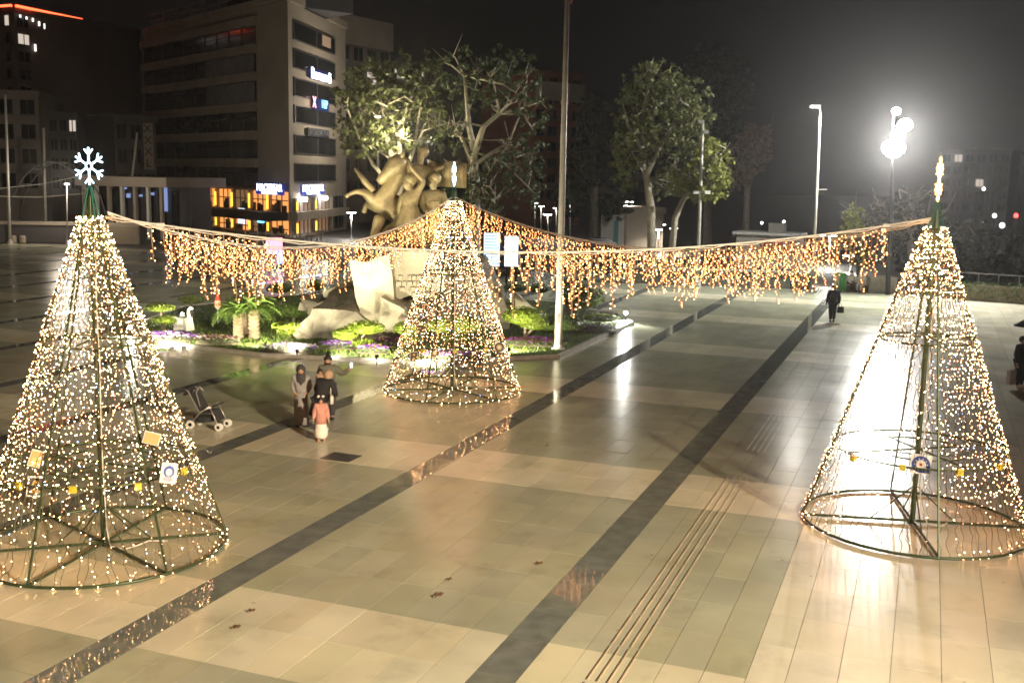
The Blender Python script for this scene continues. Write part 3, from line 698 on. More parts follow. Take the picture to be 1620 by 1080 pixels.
def curtain(label, P0, P1, sag, spans, step=.1, up=1.0):
    mid = (P0 + P1) / 2; c_ = thing('icicle_curtain', label, 'light curtain', (mid.x, mid.y, 0), 0, 'icicle light curtains strung between the light trees')
    L_ = (P1 - P0).length; n = 60; f = lambda t: P0.lerp(P1, t) - Vector((0, 0, 4 * sag * t * (1 - t)))
    o = MB().tube([f(i / n) - Vector((mid.x, mid.y, 0)) for i in range(n + 1)], .016, 5).build('cable', rope, c_, smooth=True)
    o = MB().tube([f(i / n) - Vector((mid.x, mid.y, .03 + .02 * math.sin(i * 2.1))) + Vector((0, .02 * math.cos(i * 1.7), 0)) for i in range(n + 1)], .010, 4).build('lead_wire', rope, c_, smooth=True)
    ang = math.atan2((P1 - P0).y, (P1 - P0).x); k = int(L_ / step)
    for i in range(k):
        t = (i + R(.2, .8)) / k; p = f(t); x = proj(p)[0]
        if not any(a < x < b for a, b in spans): continue
        if random.random() < .06: continue
        o = put('strand', VS[(i * 5 + int(R(0, 3))) % len(VS)], c_, p - Vector((mid.x, mid.y, .03))); o.rotation_euler = (R(-.03, .03), R(-.06, .06), ang + R(-.4, .4))
    for t_ in (.06, .94):
        p = f(t_) - Vector((mid.x, mid.y, 0)); MB().box(p, (.12, .05, .06)).build('connector', rope, c_)
    return c_
KL, KC, KR = BL + Vector((.16, .05, TRH + .03)), BC + Vector((0, -.05, TRH + .16)), BR + Vector((-.1, -.02, TRH + .2))
curtain('long front light curtain strung from the left tree to the right tree', KL + Vector((.1, -.1, .0)), KR, .62, ((228, 425), (772, 1412)))
curtain('light curtain strung from the left tree back to the middle tree', KL + Vector((.05, .15, .06)), KC + Vector((-.05, 0, 0)), 1.0, ((262, 698),))
curtain('light curtain strung from the middle tree across to the right tree', KC + Vector((.05, 0, 0)), KR + Vector((0, .1, -.05)), 1.0, ((738, 1330),))

# ------------------------------------------------------------------ monument: rock plinth and bronze group
rock = M('monument_stone', (.50, .45, .35), .8, var=.14, scale=1.1, bump=.5, bscale=7)
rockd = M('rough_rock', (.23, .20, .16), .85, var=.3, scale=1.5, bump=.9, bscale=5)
pb = pt(630, 530, 43); mo = thing('stone_monument', 'pale angular stone plinth carrying the bronze group in the middle of the lawn', 'monument', (pb.x, pb.y, 0))
def rockslab(name, poly, Y0, Y1, mat, leanx=0.0, leanz=0.0, topdrop=0.0):
    import bmesh
    a = [pt(x, y, Y0) for x, y in poly]
    a = [Vector((p.x, p.y, max(p.z, .02))) for p in a]
    c_ = sum(a, Vector()) / len(a)
    b = [Vector((p.x + leanx + (c_.x - p.x) * .1, Y1, p.z + leanz - topdrop * max(0, p.z - c_.z))) for p in a]
    n = len(a); mb = MB(); mb.add(a + b, [tuple(range(n)), tuple(range(2 * n - 1, n - 1, -1))] + [(i, n + i, n + (i + 1) % n, (i + 1) % n) for i in range(n)])
    me = mb.mesh(name, mat); bm = bmesh.new(); bm.from_mesh(me)
    bmesh.ops.triangulate(bm, faces=bm.faces[:]); bmesh.ops.subdivide_edges(bm, edges=bm.edges[:], cuts=2, use_grid_fill=True)
    rr = random.Random(len(poly) * 7 + int(Y0 * 10))
    for v in bm.verts: v.co += Vector((rr.uniform(-1, 1), rr.uniform(-1, 1), rr.uniform(-1, 1))) * (.13 if mat is rockd else .04)
    bmesh.ops.recalc_face_normals(bm, faces=bm.faces[:]); bm.to_mesh(me); bm.free()
    o = put(name, me, mo); o.matrix_parent_inverse = Matrix.Translation(-mo.location); return o
rockslab('wing_stone', [(553, 411), (579, 416), (600, 406), (616, 402), (622, 440), (627, 520), (602, 536), (576, 508), (562, 470)], 42.2, 45.5, rock)
rockslab('inscribed_block', [(588, 402), (612, 396), (676, 397), (702, 430), (702, 462), (646, 468), (615, 479), (600, 440)], 43.2, 49, rock, 0, 0)
rockslab('foot_stone', [(604, 470), (640, 490), (652, 530), (620, 546), (598, 540)], 41.6, 44, rock)
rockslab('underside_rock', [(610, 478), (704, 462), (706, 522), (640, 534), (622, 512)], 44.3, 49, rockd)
rockslab('boulder', [(511, 460), (553, 446), (566, 458), (563, 474), (512, 472)], 46, 48.5, rock)
rockslab('boulder', [(520, 471), (564, 473), (574, 498), (523, 496)], 44.6, 47, rock)
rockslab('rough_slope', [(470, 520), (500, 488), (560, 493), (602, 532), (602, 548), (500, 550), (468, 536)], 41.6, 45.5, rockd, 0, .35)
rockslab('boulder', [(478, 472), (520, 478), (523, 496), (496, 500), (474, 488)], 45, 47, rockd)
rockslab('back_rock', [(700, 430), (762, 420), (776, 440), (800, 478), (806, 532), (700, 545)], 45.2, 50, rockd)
rockslab('shard_stone', [(813, 462), (846, 488), (815, 488)], 45.5, 45.8, rock)
# carved relief blocks in the inscription panel
for r in range(4):
    x = 622 + r * 5; x1 = 690 - r * 2
    y = 436 + r * 9
    while x < x1:
        w = R(5, 10); p0 = pt(x, y, 43.12); p1 = pt(x + w - 1.4, y + 7, 43.12)
        if random.random() < .82:
            o = MB().box((0, 0, 0), (p1.x - p0.x, .18 + R(-.04, .05), abs(p1.z - p0.z))).build('relief_block', rock, mo); o.location = (p0 + p1) / 2 - mo.location
        x += w
bronze = M('gilded_bronze', (.42, .33, .18), .5, .25, var=.45, scale=1.6, bump=.6, bscale=5)
bz = pt(640, 372, 46.5)
st = thing('bronze_statue', 'gilded bronze group of a rearing horse, rider and two standing figures on the stone plinth', 'statue', (bz.x, 46.5, bz.z))
def SP(px, py, dy=0.0): return pt(px, py, 46.5 + dy) - st.location
def stat(name, spec, bones, sub=2, root=None):
    return skin(name, {k: (SP(v[0], v[1], v[2]), v[3] * .9) for k, v in spec.items()}, bones, bronze, st, sub, root)
stat('horse', dict(ches=(607, 316, 0, .62), barrel=(632, 332, .1, .66), rump=(658, 350, .3, .68), neck1=(619, 301, 0, .50), neck2=(630, 281, 0, .42), poll=(636, 262, 0, .30), poll2=(633, 256, 0, .24),
    ear=(637, 248, -.1, .06), eart=(637, 241, -.1, .03),
    fl1=(590, 318, -.3, .30), fl2=(577, 304, -.45, .20), fl3=(563, 303, -.45, .12), fl4=(551, 308, -.45, .10), fl5=(547, 313, -.45, .13),
    fr1=(594, 328, .35, .28), fr2=(580, 322, .45, .2), fr3=(577, 332, .45, .12), fr4=(575, 338, .45, .15),
    hl1=(640, 358, -.4, .42), hl2=(618, 360, -.5, .26), hl3=(604, 372, -.5, .15), hl4=(596, 384, -.5, .13), hl5=(590, 387, -.5, .16),
    hr1=(655, 368, .6, .40), hr2=(640, 378, .6, .24), hr3=(636, 392, .6, .15),
    tail1=(676, 352, .4, .2), tail2=(688, 372, .5, .16), tail3=(690, 392, .5, .06)),
    [('barrel', 'ches'), ('barrel', 'rump'), ('ches', 'neck1'), ('neck1', 'neck2'), ('neck2', 'poll'), ('poll', 'poll2'), ('poll2', 'ear'), ('ear', 'eart'),
     ('ches', 'fl1'), ('fl1', 'fl2'), ('fl2', 'fl3'), ('fl3', 'fl4'), ('fl4', 'fl5'), ('ches', 'fr1'), ('fr1', 'fr2'), ('fr2', 'fr3'), ('fr3', 'fr4'),
     ('rump', 'hl1'), ('hl1', 'hl2'), ('hl2', 'hl3'), ('hl3', 'hl4'), ('hl4', 'hl5'), ('rump', 'hr1'), ('hr1', 'hr2'), ('hr2', 'hr3'), ('rump', 'tail1'), ('tail1', 'tail2'), ('tail2', 'tail3')], 2, 'barrel')
mb = MB(); hp = [SP(x, y, -.3) for x, y in ((640, 250), (634, 254), (626, 262), (618, 270), (611, 277), (604, 284), (599, 289))]
mb.tube(hp, [.16, .34, .42, .34, .25, .22, .14], 12); mb.build('horse_head', bronze, st, smooth=True)
for dy in (-.15, .15):
    MB().tube([SP(636, 250, -.3 + dy), SP(637, 244, -.3 + dy), SP(639, 238, -.3 + dy)], [.10, .09, .02], 6).build('ear', bronze, st, smooth=True)
for dy in (-.62,): MB().ball(SP(622, 262, dy), .06, 8, 5).build('eye', blackm, st)
mb = MB()
for i in range(9):
    p = SP(638 + i * 1.2 - .25 * i * i * .4, 252 + i * 5.5, .1); mb.tube([p, p + Vector((.22 + .05 * math.sin(i * 2), -.12, -.05)), p + Vector((.36, -.2, -.3))], [.13, .10, .03], 6)
mb.build('mane', bronze, st, smooth=True)
def pleats(name, rows_, n=36):
    mb = MB(); vs = []
    for (x, y, dy, rx, ry, k) in rows_:
        c_ = SP(x, y, dy)
        for j in range(n):
            a = 6.2832 * j / n; q = 1 + k * math.sin(a * 9 + y * .03) * (1 + .4 * math.sin(a * 4)); vs.append(c_ + Vector((rx * q * math.cos(a), ry * q * math.sin(a), 0)))
    m_ = len(rows_); mb.add(vs, [(i * n + j, i * n + (j + 1) % n, (i + 1) * n + (j + 1) % n, (i + 1) * n + j) for i in range(m_ - 1) for j in range(n)]); mb.build(name, bronze, st, smooth=True)
pleats('woman_skirt', ((648, 326, -.9, .37, .34, .03), (647, 340, -.9, .5, .45, .07), (645, 360, -.95, .68, .6, .11), (642, 386, -.95, .82, .7, .13)))
pleats('man_tunic', ((687, 318, -.2, .42, .36, .03), (687, 334, -.2, .44, .38, .06), (688, 356, -.2, .56, .48, .10), (688, 386, -.2, .62, .5, .12)))
for nm, x, y, dy, r in (('woman_hair', 649, 284, -.78, .29), ('man_cap', 688, 282, -.1, .28), ('rider_cap', 669, 240, .6, .27)):
    c_ = SP(x, y, dy); MB().ball(c_, (r, r, r * .95), 14, 8).build(nm, bronze, st, smooth=True)
stat('rearing_leg_drape', dict(a=(604, 340, -.6, .35), b=(598, 352, -.6, .3), c=(594, 366, -.6, .22), d=(588, 384, -.6, .2)), [('a', 'b'), ('b', 'c'), ('c', 'd')])
fig = [('hip', 'wst'), ('wst', 'chs'), ('chs', 'nek'), ('nek', 'chin'), ('chin', 'head'), ('head', 'crown'), ('head', 'nose'), ('chs', 'shl'), ('shl', 'ell'), ('ell', 'hal'), ('hal', 'fil'), ('chs', 'shr'), ('shr', 'elr'), ('elr', 'har'), ('har', 'fir'), ('hip', 'kn'), ('kn', 'ft')]
stat('woman_figure', dict(hip=(647, 345, -.9, .5), wst=(648, 328, -.9, .36), chs=(650, 312, -.9, .40), nek=(648, 301, -.9, .15), chin=(645, 296, -.92, .18), head=(646, 287, -.9, .27), crown=(649, 280, -.85, .22), nose=(637, 289, -.95, .05),
    shr=(661, 304, -.85, .17), elr=(671, 287, -.85, .14), har=(652, 268, -.9, .10), fir=(647, 260, -.92, .05), shl=(636, 312, -1.0, .16), ell=(631, 330, -1.05, .13), hal=(634, 346, -1.1, .1), fil=(637, 354, -1.1, .06), kn=(644, 364, -.95, .5), ft=(642, 384, -.9, .55)), fig)
stat('man_figure', dict(hip=(688, 345, -.2, .42), wst=(687, 332, -.2, .38), chs=(686, 312, -.2, .44), nek=(686, 300, -.2, .16), chin=(685, 296, -.25, .18), head=(686, 287, -.2, .26), crown=(687, 280, -.15, .21), nose=(681, 289, -.42, .05),
    shl=(670, 308, -.3, .2), ell=(668, 326, -.5, .16), hal=(676, 336, -.8, .12), fil=(680, 339, -.9, .06), shr=(701, 308, -.2, .2), elr=(706, 328, -.4, .15), har=(698, 340, -.7, .11), fir=(694, 344, -.8, .06), kn=(688, 366, -.2, .36), ft=(687, 388, -.2, .32)), fig)
stat('rider_figure', dict(hip=(652, 306, .5, .42), wst=(656, 290, .5, .38), chs=(660, 272, .5, .42), nek=(664, 260, .5, .16), chin=(665, 255, .48, .17), head=(667, 245, .5, .25), crown=(668, 238, .5, .2), nose=(660, 248, .4, .05),
    shl=(645, 268, .3, .18), ell=(638, 282, .2, .15), hal=(632, 292, .2, .11), fil=(628, 294, .2, .06), shr=(676, 268, .6, .2), elr=(690, 268, .7, .15), har=(702, 263, .7, .12), fir=(706, 262, .7, .06), kn=(636, 326, -.6, .28), ft=(640, 352, -.7, .18)), fig)
mb = MB(); nx = 12
for i in range(nx + 1):
    u = i / nx; x = 676 + 62 * u; w = .5 * math.sin(u * 9); 
    for (k, y) in ((0, 252 + 8 * u + 3 * math.sin(u * 6)), (1, 270 + 6 * u), (2, 294 + 4 * u)):
        p = SP(x, y, .9 + w + .1 * k); mb.v += [tuple(p), tuple(p + Vector((0, .16, 0)))]
for i in range(nx):
    a = i * 6; b = a + 6
    for k in (0, 2): mb.f += [(a + k, b + k, b + k + 2, a + k + 2), (a + k + 1, a + k + 3, b + k + 3, b + k + 1)]
    mb.f += [(a, a + 1, b + 1, b), (a + 4, b + 4, b + 5, a + 5)]
mb.m = [0] * len(mb.f); mb.build('bronze_flag', bronze, st, smooth=True)
MB().tube([SP(561, 266, -.3), SP(575, 284, -.3), SP(590, 303, -.3)], [.05, .13, .15], 8).build('bronze_horn', bronze, st, smooth=True)

# ------------------------------------------------------------------ plants of the lawn
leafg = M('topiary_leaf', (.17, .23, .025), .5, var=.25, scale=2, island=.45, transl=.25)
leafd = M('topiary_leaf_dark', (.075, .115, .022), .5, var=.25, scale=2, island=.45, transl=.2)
bark = M('shrub_bark', (.20, .16, .11), .8, var=.3, scale=9, bump=.4)
def leaves(mb, c_, r, n, s, rr, shell=.6, flat=0.0, mi=0):
    for _ in range(n):
        d = Vector((rr.gauss(0, 1), rr.gauss(0, 1), rr.gauss(0, 1))).normalized(); k = shell + (1 - shell) * rr.random()
        p = Vector((c_[0] + d.x * r[0] * k, c_[1] + d.y * r[1] * k, c_[2] + (d.z if d.z > -.4 or not flat else d.z * .4) * r[2] * k))
        a = Vector((rr.uniform(-1, 1), rr.uniform(-1, 1), rr.uniform(-1, 1))).normalized(); nn = (d + a * .9).normalized()
        x = nn.orthogonal().normalized(); y = nn.cross(x); q = rr.uniform(0, 6.28); x, y = x * math.cos(q) + y * math.sin(q), y * math.cos(q) - x * math.sin(q)
        w = s * rr.uniform(.6, 1.3)
        mb.add([p - x * w, p - y * w * .45, p + x * w, p + y * w * .45], [(0, 1, 2, 3)], mi)
def topiary(label, px, py, blobs, mat, stem=.5, name='topiary_shrub', cat='shrub', seed=1, s=.055, dens=1.0):
    b = gp(px, py, .1); rr = random.Random(seed + int(px)); t = thing(name, label, cat, b, 0, 'shrubs of the lawn island'); mb = MB()
    for (cx, cy_, cz, rx, ry, rz) in blobs:
        mb.ball((cx, cy_, cz), (rx * .86, ry * .86, rz * .8), 12, 6)
        leaves(mb, (cx, cy_, cz), (rx, ry, rz), int(420 * dens * (rx * ry + rx * rz + ry * rz) / .5), s, rr, .9, 1)
    mb.build('foliage', mat, t)
    mb = MB()
    for (cx, cy_, cz, rx, ry, rz) in blobs:
        mb.tube([(cx * .05, cy_ * .05, -.1), (cx * .3 + .03, cy_ * .3, cz * .45), (cx, cy_, cz - rz * .3)], [.07, .05, .035], 6)
    mb.build('stem', bark, t)
    return t
topiary('bright two tier shrub lit from below at the left end of the lawn', 258, 524, [(-.1, 0, .95, .62, .55, .2), (.15, -.1, .45, .55, .5, .2)], leafg)
topiary('parasol shaped shrub beside the left ground lamp behind the swan', 303, 500, [(0, 0, .72, .6, .55, .22)], leafg)
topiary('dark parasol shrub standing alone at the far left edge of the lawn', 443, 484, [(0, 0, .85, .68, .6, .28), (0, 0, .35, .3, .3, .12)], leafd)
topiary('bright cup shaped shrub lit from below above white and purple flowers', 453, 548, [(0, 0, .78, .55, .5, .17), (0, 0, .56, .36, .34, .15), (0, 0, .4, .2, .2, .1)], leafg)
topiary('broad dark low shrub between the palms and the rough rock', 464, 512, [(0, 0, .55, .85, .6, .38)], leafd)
topiary('wide two lobed shrub with a dark top in front of the monument foot', 566, 552, [(-.45, 0, .55, .5, .45, .3), (.3, .1, .78, .72, .55, .3), (.25, -.2, .25, .45, .4, .18)], leafg)
topiary('bright green shrub just left of the middle light tree', 642, 547, [(0, 0, .65, .5, .45, .3), (.2, -.1, .3, .45, .4, .2)], leafg)
topiary('bright loose shrub seen through the middle light tree', 718, 548, [(-.5, 0, .75, .6, .5, .35), (.5, 0, .8, .65, .5, .4), (0, -.2, .35, .6, .5, .25)], leafg)
topiary('round topped shrub with a pale twisted stem right of the middle light tree', 829, 540, [(0, 0, .98, .92, .7, .42), (.4, 0, .7, .6, .5, .3)], leafg)
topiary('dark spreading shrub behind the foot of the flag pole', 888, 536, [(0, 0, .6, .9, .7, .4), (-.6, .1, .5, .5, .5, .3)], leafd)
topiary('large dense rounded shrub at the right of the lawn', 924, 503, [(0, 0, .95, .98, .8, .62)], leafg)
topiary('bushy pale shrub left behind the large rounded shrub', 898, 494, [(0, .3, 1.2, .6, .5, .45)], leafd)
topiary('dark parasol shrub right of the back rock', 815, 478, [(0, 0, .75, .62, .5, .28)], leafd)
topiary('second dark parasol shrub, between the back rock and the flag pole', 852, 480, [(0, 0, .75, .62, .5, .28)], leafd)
topiary('low yellow green shrub beyond the left boulders', 508, 470, [(-.3, 0, .6, .55, .4, .35)], leafg)
topiary('low spreading shrub at the lit right tip of the lawn', 948, 512, [(0, 0, .25, .9, .5, .2)], leafg)
# sago palms
frondm = M('palm_frond', (.14, .22, .045), .45, var=.2, scale=3, island=.3, transl=.15)
ptrunk = M('palm_trunk', (.17, .12, .08), .85, var=.35, scale=9, bump=.9, bscale=14)
def frond_mesh(L_, seed):
    rr = random.Random(seed); mb = MB(); n = 11; pts = []
    for i in range(n + 1):
        s = i / n; pts.append(Vector((L_ * s * (1 - .12 * s), 0, L_ * (.62 * s - .78 * s * s))))
    mb.tube(pts, [.018 * (1 - .8 * i / n) for i in range(n + 1)], 3)
    for i in range(1, n + 1):
        for k in (0, .5):
            a = pts[i - 1].lerp(pts[i], k); l = L_ * .27 * math.sin(math.pi * (.12 + .8 * (i - 1 + k) / n)) 
            for sgn in (-1, 1):
                tip = a + Vector((l * .55, sgn * l, l * .22 + rr.uniform(-.03, .03))); mb.add([a, a + Vector((.05, 0, 0)), tip], [(0, 1, 2)])
    return mb.mesh('frond', frondm)
FR = [frond_mesh(l, i) for i, l in enumerate((1.15, 1.3, 1.2, 1.05))]
def palm(label, px, py, h, r, n=26, sc=1.0, mat=ptrunk, seed=0):
    b = gp(px, py, .1); t = thing('sago_palm', label, 'palm', b, 0, 'short palms on the lawn'); rr = random.Random(seed + int(px)); mb = MB()
    rings = []
    for i in range(15):
        z = h * i / 14; rings.append((0, 0, z, r * (1.1 if i % 2 else .92) * (1 - .1 * z / h), r * (1.1 if i % 2 else .92) * (1 - .1 * z / h)))
    mb.loft(rings, 12); mb.build('trunk', mat, t)
    for i in range(n):
        o = put('frond', FR[i % 4], t); k = i / n; o.location = (0, 0, h - .02); o.rotation_euler = (0, math.radians(22 - 60 * (1 - k) ** 1.2 + rr.uniform(-8, 8)), i * 2.399 + rr.uniform(-.2, .2)); o.scale = (sc, sc, sc)
    return t
palm('thick stemmed sago palm on the left of the palm clump', 377, 534, 1.0, .2, 26, .95)
palm('slim sago palm at the back of the palm clump', 390, 529, .95, .13, 22, .9)
palm('thick stemmed sago palm on the right of the palm clump', 402, 535, 1.15, .22, 28, 1.0)
palm('palm with a bulging tan trunk behind the flag pole', 903, 503, .9, .28, 24, 1.0)
# flower beds
petals = [M('petal_purple', (.20, .05, .42), .6, var=.2, island=.4), M('petal_white', (.7, .66, .62), .6, var=.1, island=.2), M('petal_dark_red', (.09, .02, .03), .6, var=.2, island=.4), M('petal_yellow', (.6, .4, .05), .6, var=.2, island=.3)]
bedleaf = M('bed_leaf', (.05, .08, .025), .7, var=.2, island=.4)
def bed(label, px, py, rx, ry, mix, seed=0):
    b = gp(px, py, .1); t = thing('flower_bed', label, 'flower bed', b, 0, 'pansy beds on the lawn'); rr = random.Random(int(px) + seed)
    MB().loft([(0, 0, -.05, rx, ry), (0, 0, .06, rx * .92, ry * .9), (0, 0, .12, rx * .5, ry * .5)], 18).build('soil', M('bed_soil', (.06, .045, .03), .95, var=.3, scale=8, bump=.5), t)
    mb = MB()
    for _ in range(420):
        a = rr.uniform(0, 6.28); k = math.sqrt(rr.random()); x, y = rx * k * math.cos(a), ry * k * math.sin(a); z = .12 * (1 - k) + rr.uniform(.06, .14); w = .05
        q = rr.uniform(0, 6.28); mb.add([(x - w * math.cos(q), y - w * math.sin(q), z), (x + .02, y, z + .05), (x + w * math.cos(q), y + w * math.sin(q), z), (x, y - .02, z + .02)], [(0, 1, 2, 3)])
    mb.build('bed_foliage', bedleaf, t, kind='stuff'); mb = MB()
    for _ in range(int(330 * rx)):
        a = rr.uniform(0, 6.28); k = math.sqrt(rr.random()); x, y = rx * k * math.cos(a), ry * k * math.sin(a); z = .12 * (1 - k) + rr.uniform(.15, .23); w = rr.uniform(.03, .05)
        mi = rr.choices(range(4), mix)[0]
        for q in range(3):
            an = q * 2.1 + a; mb.add([(x, y, z), (x + w * math.cos(an), y + w * math.sin(an) - .01, z + .03), (x + w * 1.2 * math.cos(an + .6), y + w * 1.2 * math.sin(an + .6), z + .015), (x + w * math.cos(an + 1.2), y + w * math.sin(an + 1.2), z + .03)], [(0, 1, 2, 3)], mi)
    mb.build('blossoms', petals, t, kind='stuff'); return t
bed('purple pansy bed under the swan at the left end of the lawn', 268, 537, 1.2, .7, (6, 3, 0, 0))
bed('dark red pansy bed in front of the sago palms', 345, 543, .9, .5, (1, 1, 5, 1))
bed('white and purple pansy bed around the cup shaped shrub', 456, 556, 1.1, .6, (4, 6, 0, 0))
bed('purple pansy bed left of the two lobed shrub', 540, 551, .85, .5, (7, 1, 1, 0))
bed('small purple and yellow pansy bed right of the two lobed shrub', 590, 558, .6, .45, (6, 1, 0, 2))
bed('dark red bed at the foot of the monument', 622, 547, .9, .5, (2, 0, 5, 1))
bed('dark red bed under the round topped shrub by the flag pole', 848, 546, 1.3, .5, (1, 0, 6, 0))
bed('long dark flower strip right of the flag pole', 920, 524, 1.5, .5, (1, 1, 4, 0))
bed('pansy bed seen through the middle light tree', 716, 568, 1.2, .5, (5, 1, 1, 1))
bed('small pink and white bed at the tip of the lawn', 958, 503, .6, .4, (1, 4, 3, 0))
# swan, striped post, tiny signs
b = gp(291, 524, .1); t = thing('swan_figure', 'white swan garden figure with a curved neck on the left of the lawn', 'garden figure', b, math.radians(160))
skin('body', dict(tail=((.42, 0, .42), .05), back=((.25, 0, .30), .20), mid=((0, 0, .26), .27), br=((-.22, 0, .30), .2), n1=((-.30, 0, .5), .09), n2=((-.24, 0, .72), .065), n3=((-.26, 0, .92), .055), hd=((-.36, 0, .98), .075), bk=((-.48, 0, .94), .03)),
     [('tail', 'back'), ('back', 'mid'), ('mid', 'br'), ('br', 'n1'), ('n1', 'n2'), ('n2', 'n3'), ('n3', 'hd'), ('hd', 'bk')], whitep, t, 2, 'mid')
for sgn in (-1, 1):
    mb = MB(); mb.loft([(.05, sgn * .24, .2, .22, .05), (.12, sgn * .27, .42, .26, .06), (.3, sgn * .25, .62, .12, .03)], 10); mb.build('wing', whitep, t, smooth=True)
b = gp(345, 512, .1); t = thing('striped_lantern', 'small red and white pointed lantern on a thin stick in the grass', 'lantern', b)
redp = M('red_paint', (.5, .06, .03), .5, var=.1)
MB().tube([(0, 0, -.1), (0, 0, .75)], .018, 6).build('stick', whitep, t); MB().loft([(0, 0, .72, .13, .13), (0, 0, 1.0, .12, .12)], 12).build('lantern_body', M('lantern_skin', (.7, .35, .25), .5, var=.1, emit=(1, .3, .15), est=.25), t); MB().loft([(0, 0, 1.0, .13, .13), (0, 0, 1.35, .01, .01)], 12).build('lantern_roof', redp, t); MB().loft([(0, 0, .62, .04, .04), (0, 0, .72, .12, .12)], 12).build('lantern_foot', whitep, t)
for k, (px, py, lab) in enumerate(((274, 563, 'small white spotlight on the paving, left of a pair'), (293, 562, 'small white spotlight on the paving, right of a pair'), (772, 566, 'small white cover plate on the lawn edge right of the middle light tree'))):
    b = gp(px, py, 0.0 if k < 2 else .1); t = thing('floor_spot', lab, 'spotlight', b); MB().box((0, 0, .1), (.2, .16, .2)).build('housing', whitep, t); MB().tube([(0, -.06, .2), (0, -.14, .32)], [.07, .1], 10).build('hood', whitep, t)

# ------------------------------------------------------------------ ground lamps of the lawn (visible fixtures, lit)
gl = E('ground_lamp_glass', (1.0, .98, .86), 90.0)
def ground_lamp(label, px, py, aim, power, col=(1, .93, .62), visible=True, spot=120, z=.17):
    b = gp(px, py, .1); t = thing('ground_lamp', label, 'ground lamp', b, 0, 'ground lamps of the lawn'); a = Vector(aim).normalized()
    q = a.to_track_quat('Z', 'Y').to_matrix()
    mb = MB(); vs = []
    prof = ((-.10, .03), (-.07, .06), (.02, .08), (.03, .08)); n = 12
    for (h, r) in prof:
        for i in range(n): vs.append(q @ Vector((r * math.cos(6.2832 * i / n), r * math.sin(6.2832 * i / n), h)) + Vector((0, 0, z)))
    fs = [(i * n + j, i * n + (j + 1) % n, (i + 1) * n + (j + 1) % n, (i + 1) * n + j) for i in range(3) for j in range(n)]
    mb.add(vs, fs + [tuple(range(n))[::-1]]); mb.build('housing', blackm, t)
    mb = MB(); vs = [q @ Vector((.075 * math.cos(6.2832 * i / n), .075 * math.sin(6.2832 * i / n), .032)) + Vector((0, 0, z)) for i in range(n)]; mb.add(vs, [tuple(range(n))]); mb.build('lens', gl, t)
    MB().tube([(0, 0, -.1), (0, 0, z - .05)], .02, 6).build('spike', blackm, t)
    p = b + Vector((0, 0, z)) + a * .1
    lamp('SPOT', 'lamp_light', p, power, col, size=.08, spot=spot, aim=p + a, blend=.6)
    return t
GLP = 330
ground_lamp('bright ground lamp facing the camera beneath the left parasol shrub', 289, 503, (-.35, -.75, .12), GLP * .6)
ground_lamp('bright ground lamp at the far left tip of the lawn', 206, 524, (.25, -.9, .02), GLP * .3, (1, .97, .85))
ground_lamp('ground lamp lighting the two tier shrub and the swan', 238, 548, (.45, .75, .35), GLP * 2)
ground_lamp('ground lamp under the cup shaped shrub', 470, 562, (-.35, .85, .45), GLP * 1.6)
ground_lamp('ground lamp lighting the two lobed shrub and the stone wing', 596, 572, (-.1, .9, .5), GLP * .85)
ground_lamp('ground lamp left of the flower strip, aimed at the monument', 520, 566, (.55, .85, .40), GLP * .7)
ground_lamp('ground lamp behind the middle light tree lighting the stone face', 690, 578, (-.2, .9, .35), GLP * 1.0)
ground_lamp('ground lamp lighting the round topped shrub', 805, 560, (.35, .9, .4), GLP * 1.1)
ground_lamp('brightest ground lamp at the right tip of the lawn, facing the camera', 990, 505, (-.25, -.95, .04), GLP * 1.2, (1, .98, .88), z=.3)
ground_lamp('ground lamp at the back of the monument lighting the bronze group', 560, 460, (.55, .25, .8), GLP * 1.6, (1, .85, .5))
ground_lamp('ground lamp below the sago palms', 420, 552, (-.4, .85, .4), GLP * 1.4)

